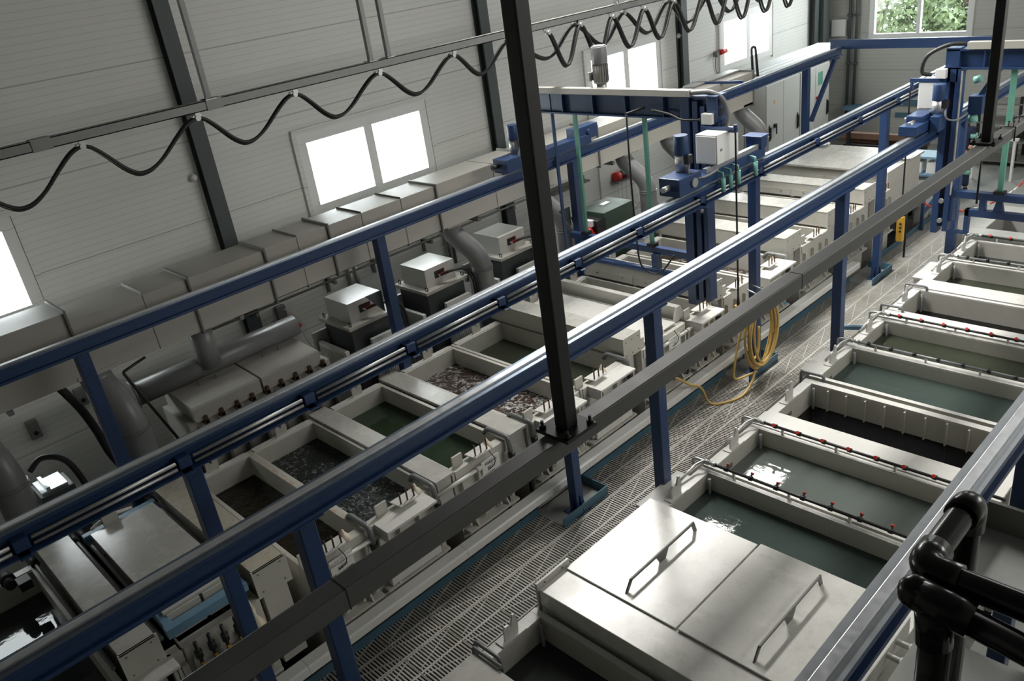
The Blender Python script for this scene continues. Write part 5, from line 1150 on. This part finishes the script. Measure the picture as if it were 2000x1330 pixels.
b = MB(); b.ball((px + .03, py - .04, 1.73), .105, 14, 8, (1, 1.05, .75)); t.part('hair', b, M['hair'])
for x in (px + .125, px - .105):
    b = MB(); b.cyl((x, py - .015, .40), (x, py - .015, .50), .098, 16); t.part('mint_band', b, M['mint'])
    b = MB(); b.ball((x + .02, py - .07, .05), .06, 12, 8, (.95, 2.1, .85)); t.part('shoe', b, M['shoe'])
b = MB(); b.cyl((px + .2, py - .02, 1.24), (px + .215, py - .03, 1.34), .085, 14); t.part('mint_band', b, M['mint'])
for sx, hx, hy, hz in ((1, px + .2, py - .23, 1.0), (-1, px - .18, py - .23, 1.0)):
    b = MB()
    for k in range(4): b.tube([(hx + .02 * (k - 1.5), hy - .02, hz - .01), (hx + .022 * (k - 1.5), hy - .08, hz - .03), (hx + .02 * (k - 1.5), hy - .1, hz - .06)], [.010, .009, .008], 6)
    b.tube([(hx - sx * .035, hy + .02, hz), (hx - sx * .055, hy - .03, hz - .01)], .010, 6); t.part('fingers', b, M['skin'])

# ---------------------------------------------------------------- camera, light
cam = bpy.data.cameras.new('camera'); co = bpy.data.objects.new('camera', cam); COL.objects.link(co); sc.camera = co
Rr_ = ((0.69803509, 0.70368067, -0.13259158), (0.2222502, -0.38893049, -0.894057), (-0.68069954, 0.59461465, -0.4278803))
r_, d_, f_ = (Vector(v) for v in Rr_)
mw = Matrix(((r_.x, -d_.x, -f_.x, 6.14), (r_.y, -d_.y, -f_.y, 0), (r_.z, -d_.z, -f_.z, 6.5), (0, 0, 0, 1)))
co.matrix_world = mw
cam.sensor_width = 36; cam.sensor_fit = 'HORIZONTAL'; cam.lens = 1613.18 / 2000 * 36; cam.clip_start = .05; cam.clip_end = 200

wd = bpy.data.worlds.new('world'); sc.world = wd; wd.use_nodes = True
bg = wd.node_tree.nodes['Background']; bg.inputs[0].default_value = (.93, .97, 1, 1); bg.inputs[1].default_value = 11.0

def area(name, loc, sx, sy, power, rot=(0, 0, 0), col=(1, .98, .94)):
    l = bpy.data.lights.new(name, 'AREA'); l.shape = 'RECTANGLE'; l.size = sx; l.size_y = sy; l.energy = power; l.color = col
    o = bpy.data.objects.new(name, l); o.location = loc; o.rotation_euler = rot; COL.objects.link(o); return o
for k, y in enumerate((10.0, 14.0)):
    area('rooflight', ((-2.5, -2.62)[k], y, CZ - .35), .78, 4.0, (340, 300)[k], (0, math.radians(-38), 0)).data.spread = math.radians(130)
area('rooflight', (4.8, 11.5, CZ - .03), 1.7, 6.0, 120)  # added overhead fill for the right side and left wall, not a roof opening
area('window_band', (8.95, 13.5, 6.6), 1.6, 11.0, 330, (0, PI / 2, 0))  # added fill light to brighten the left wall; the right wall has no window
def portal(loc, sx, sy, rot):
    o = area('window_portal', loc, sx, sy, 1, rot); o.data.cycles.is_portal = True
for a, c in wins: portal((WX - .12, (a + c) / 2, (WZ0 + WZ1) / 2), WZ1 - WZ0, c - a, (0, -PI / 2, 0))
portal(((ex0 + ex1) / 2, YE + .12, (ez0 + ez1) / 2), ex1 - ex0, ez1 - ez0, (-PI / 2, 0, 0))

vs = sc.view_settings; vs.view_transform = 'Standard'; vs.look = 'None'; vs.exposure = .35; vs.gamma = 1; vs.use_curve_mapping = False
sc.cycles.use_denoising = True
sc.cycles.max_bounces = 6; sc.cycles.diffuse_bounces = 3; sc.cycles.glossy_bounces = 3; sc.cycles.transparent_max_bounces = 6
sc.cycles.sample_clamp_indirect = 4; sc.cycles.caustics_reflective = False; sc.cycles.caustics_refractive = False
bpy.context.view_layer.update()
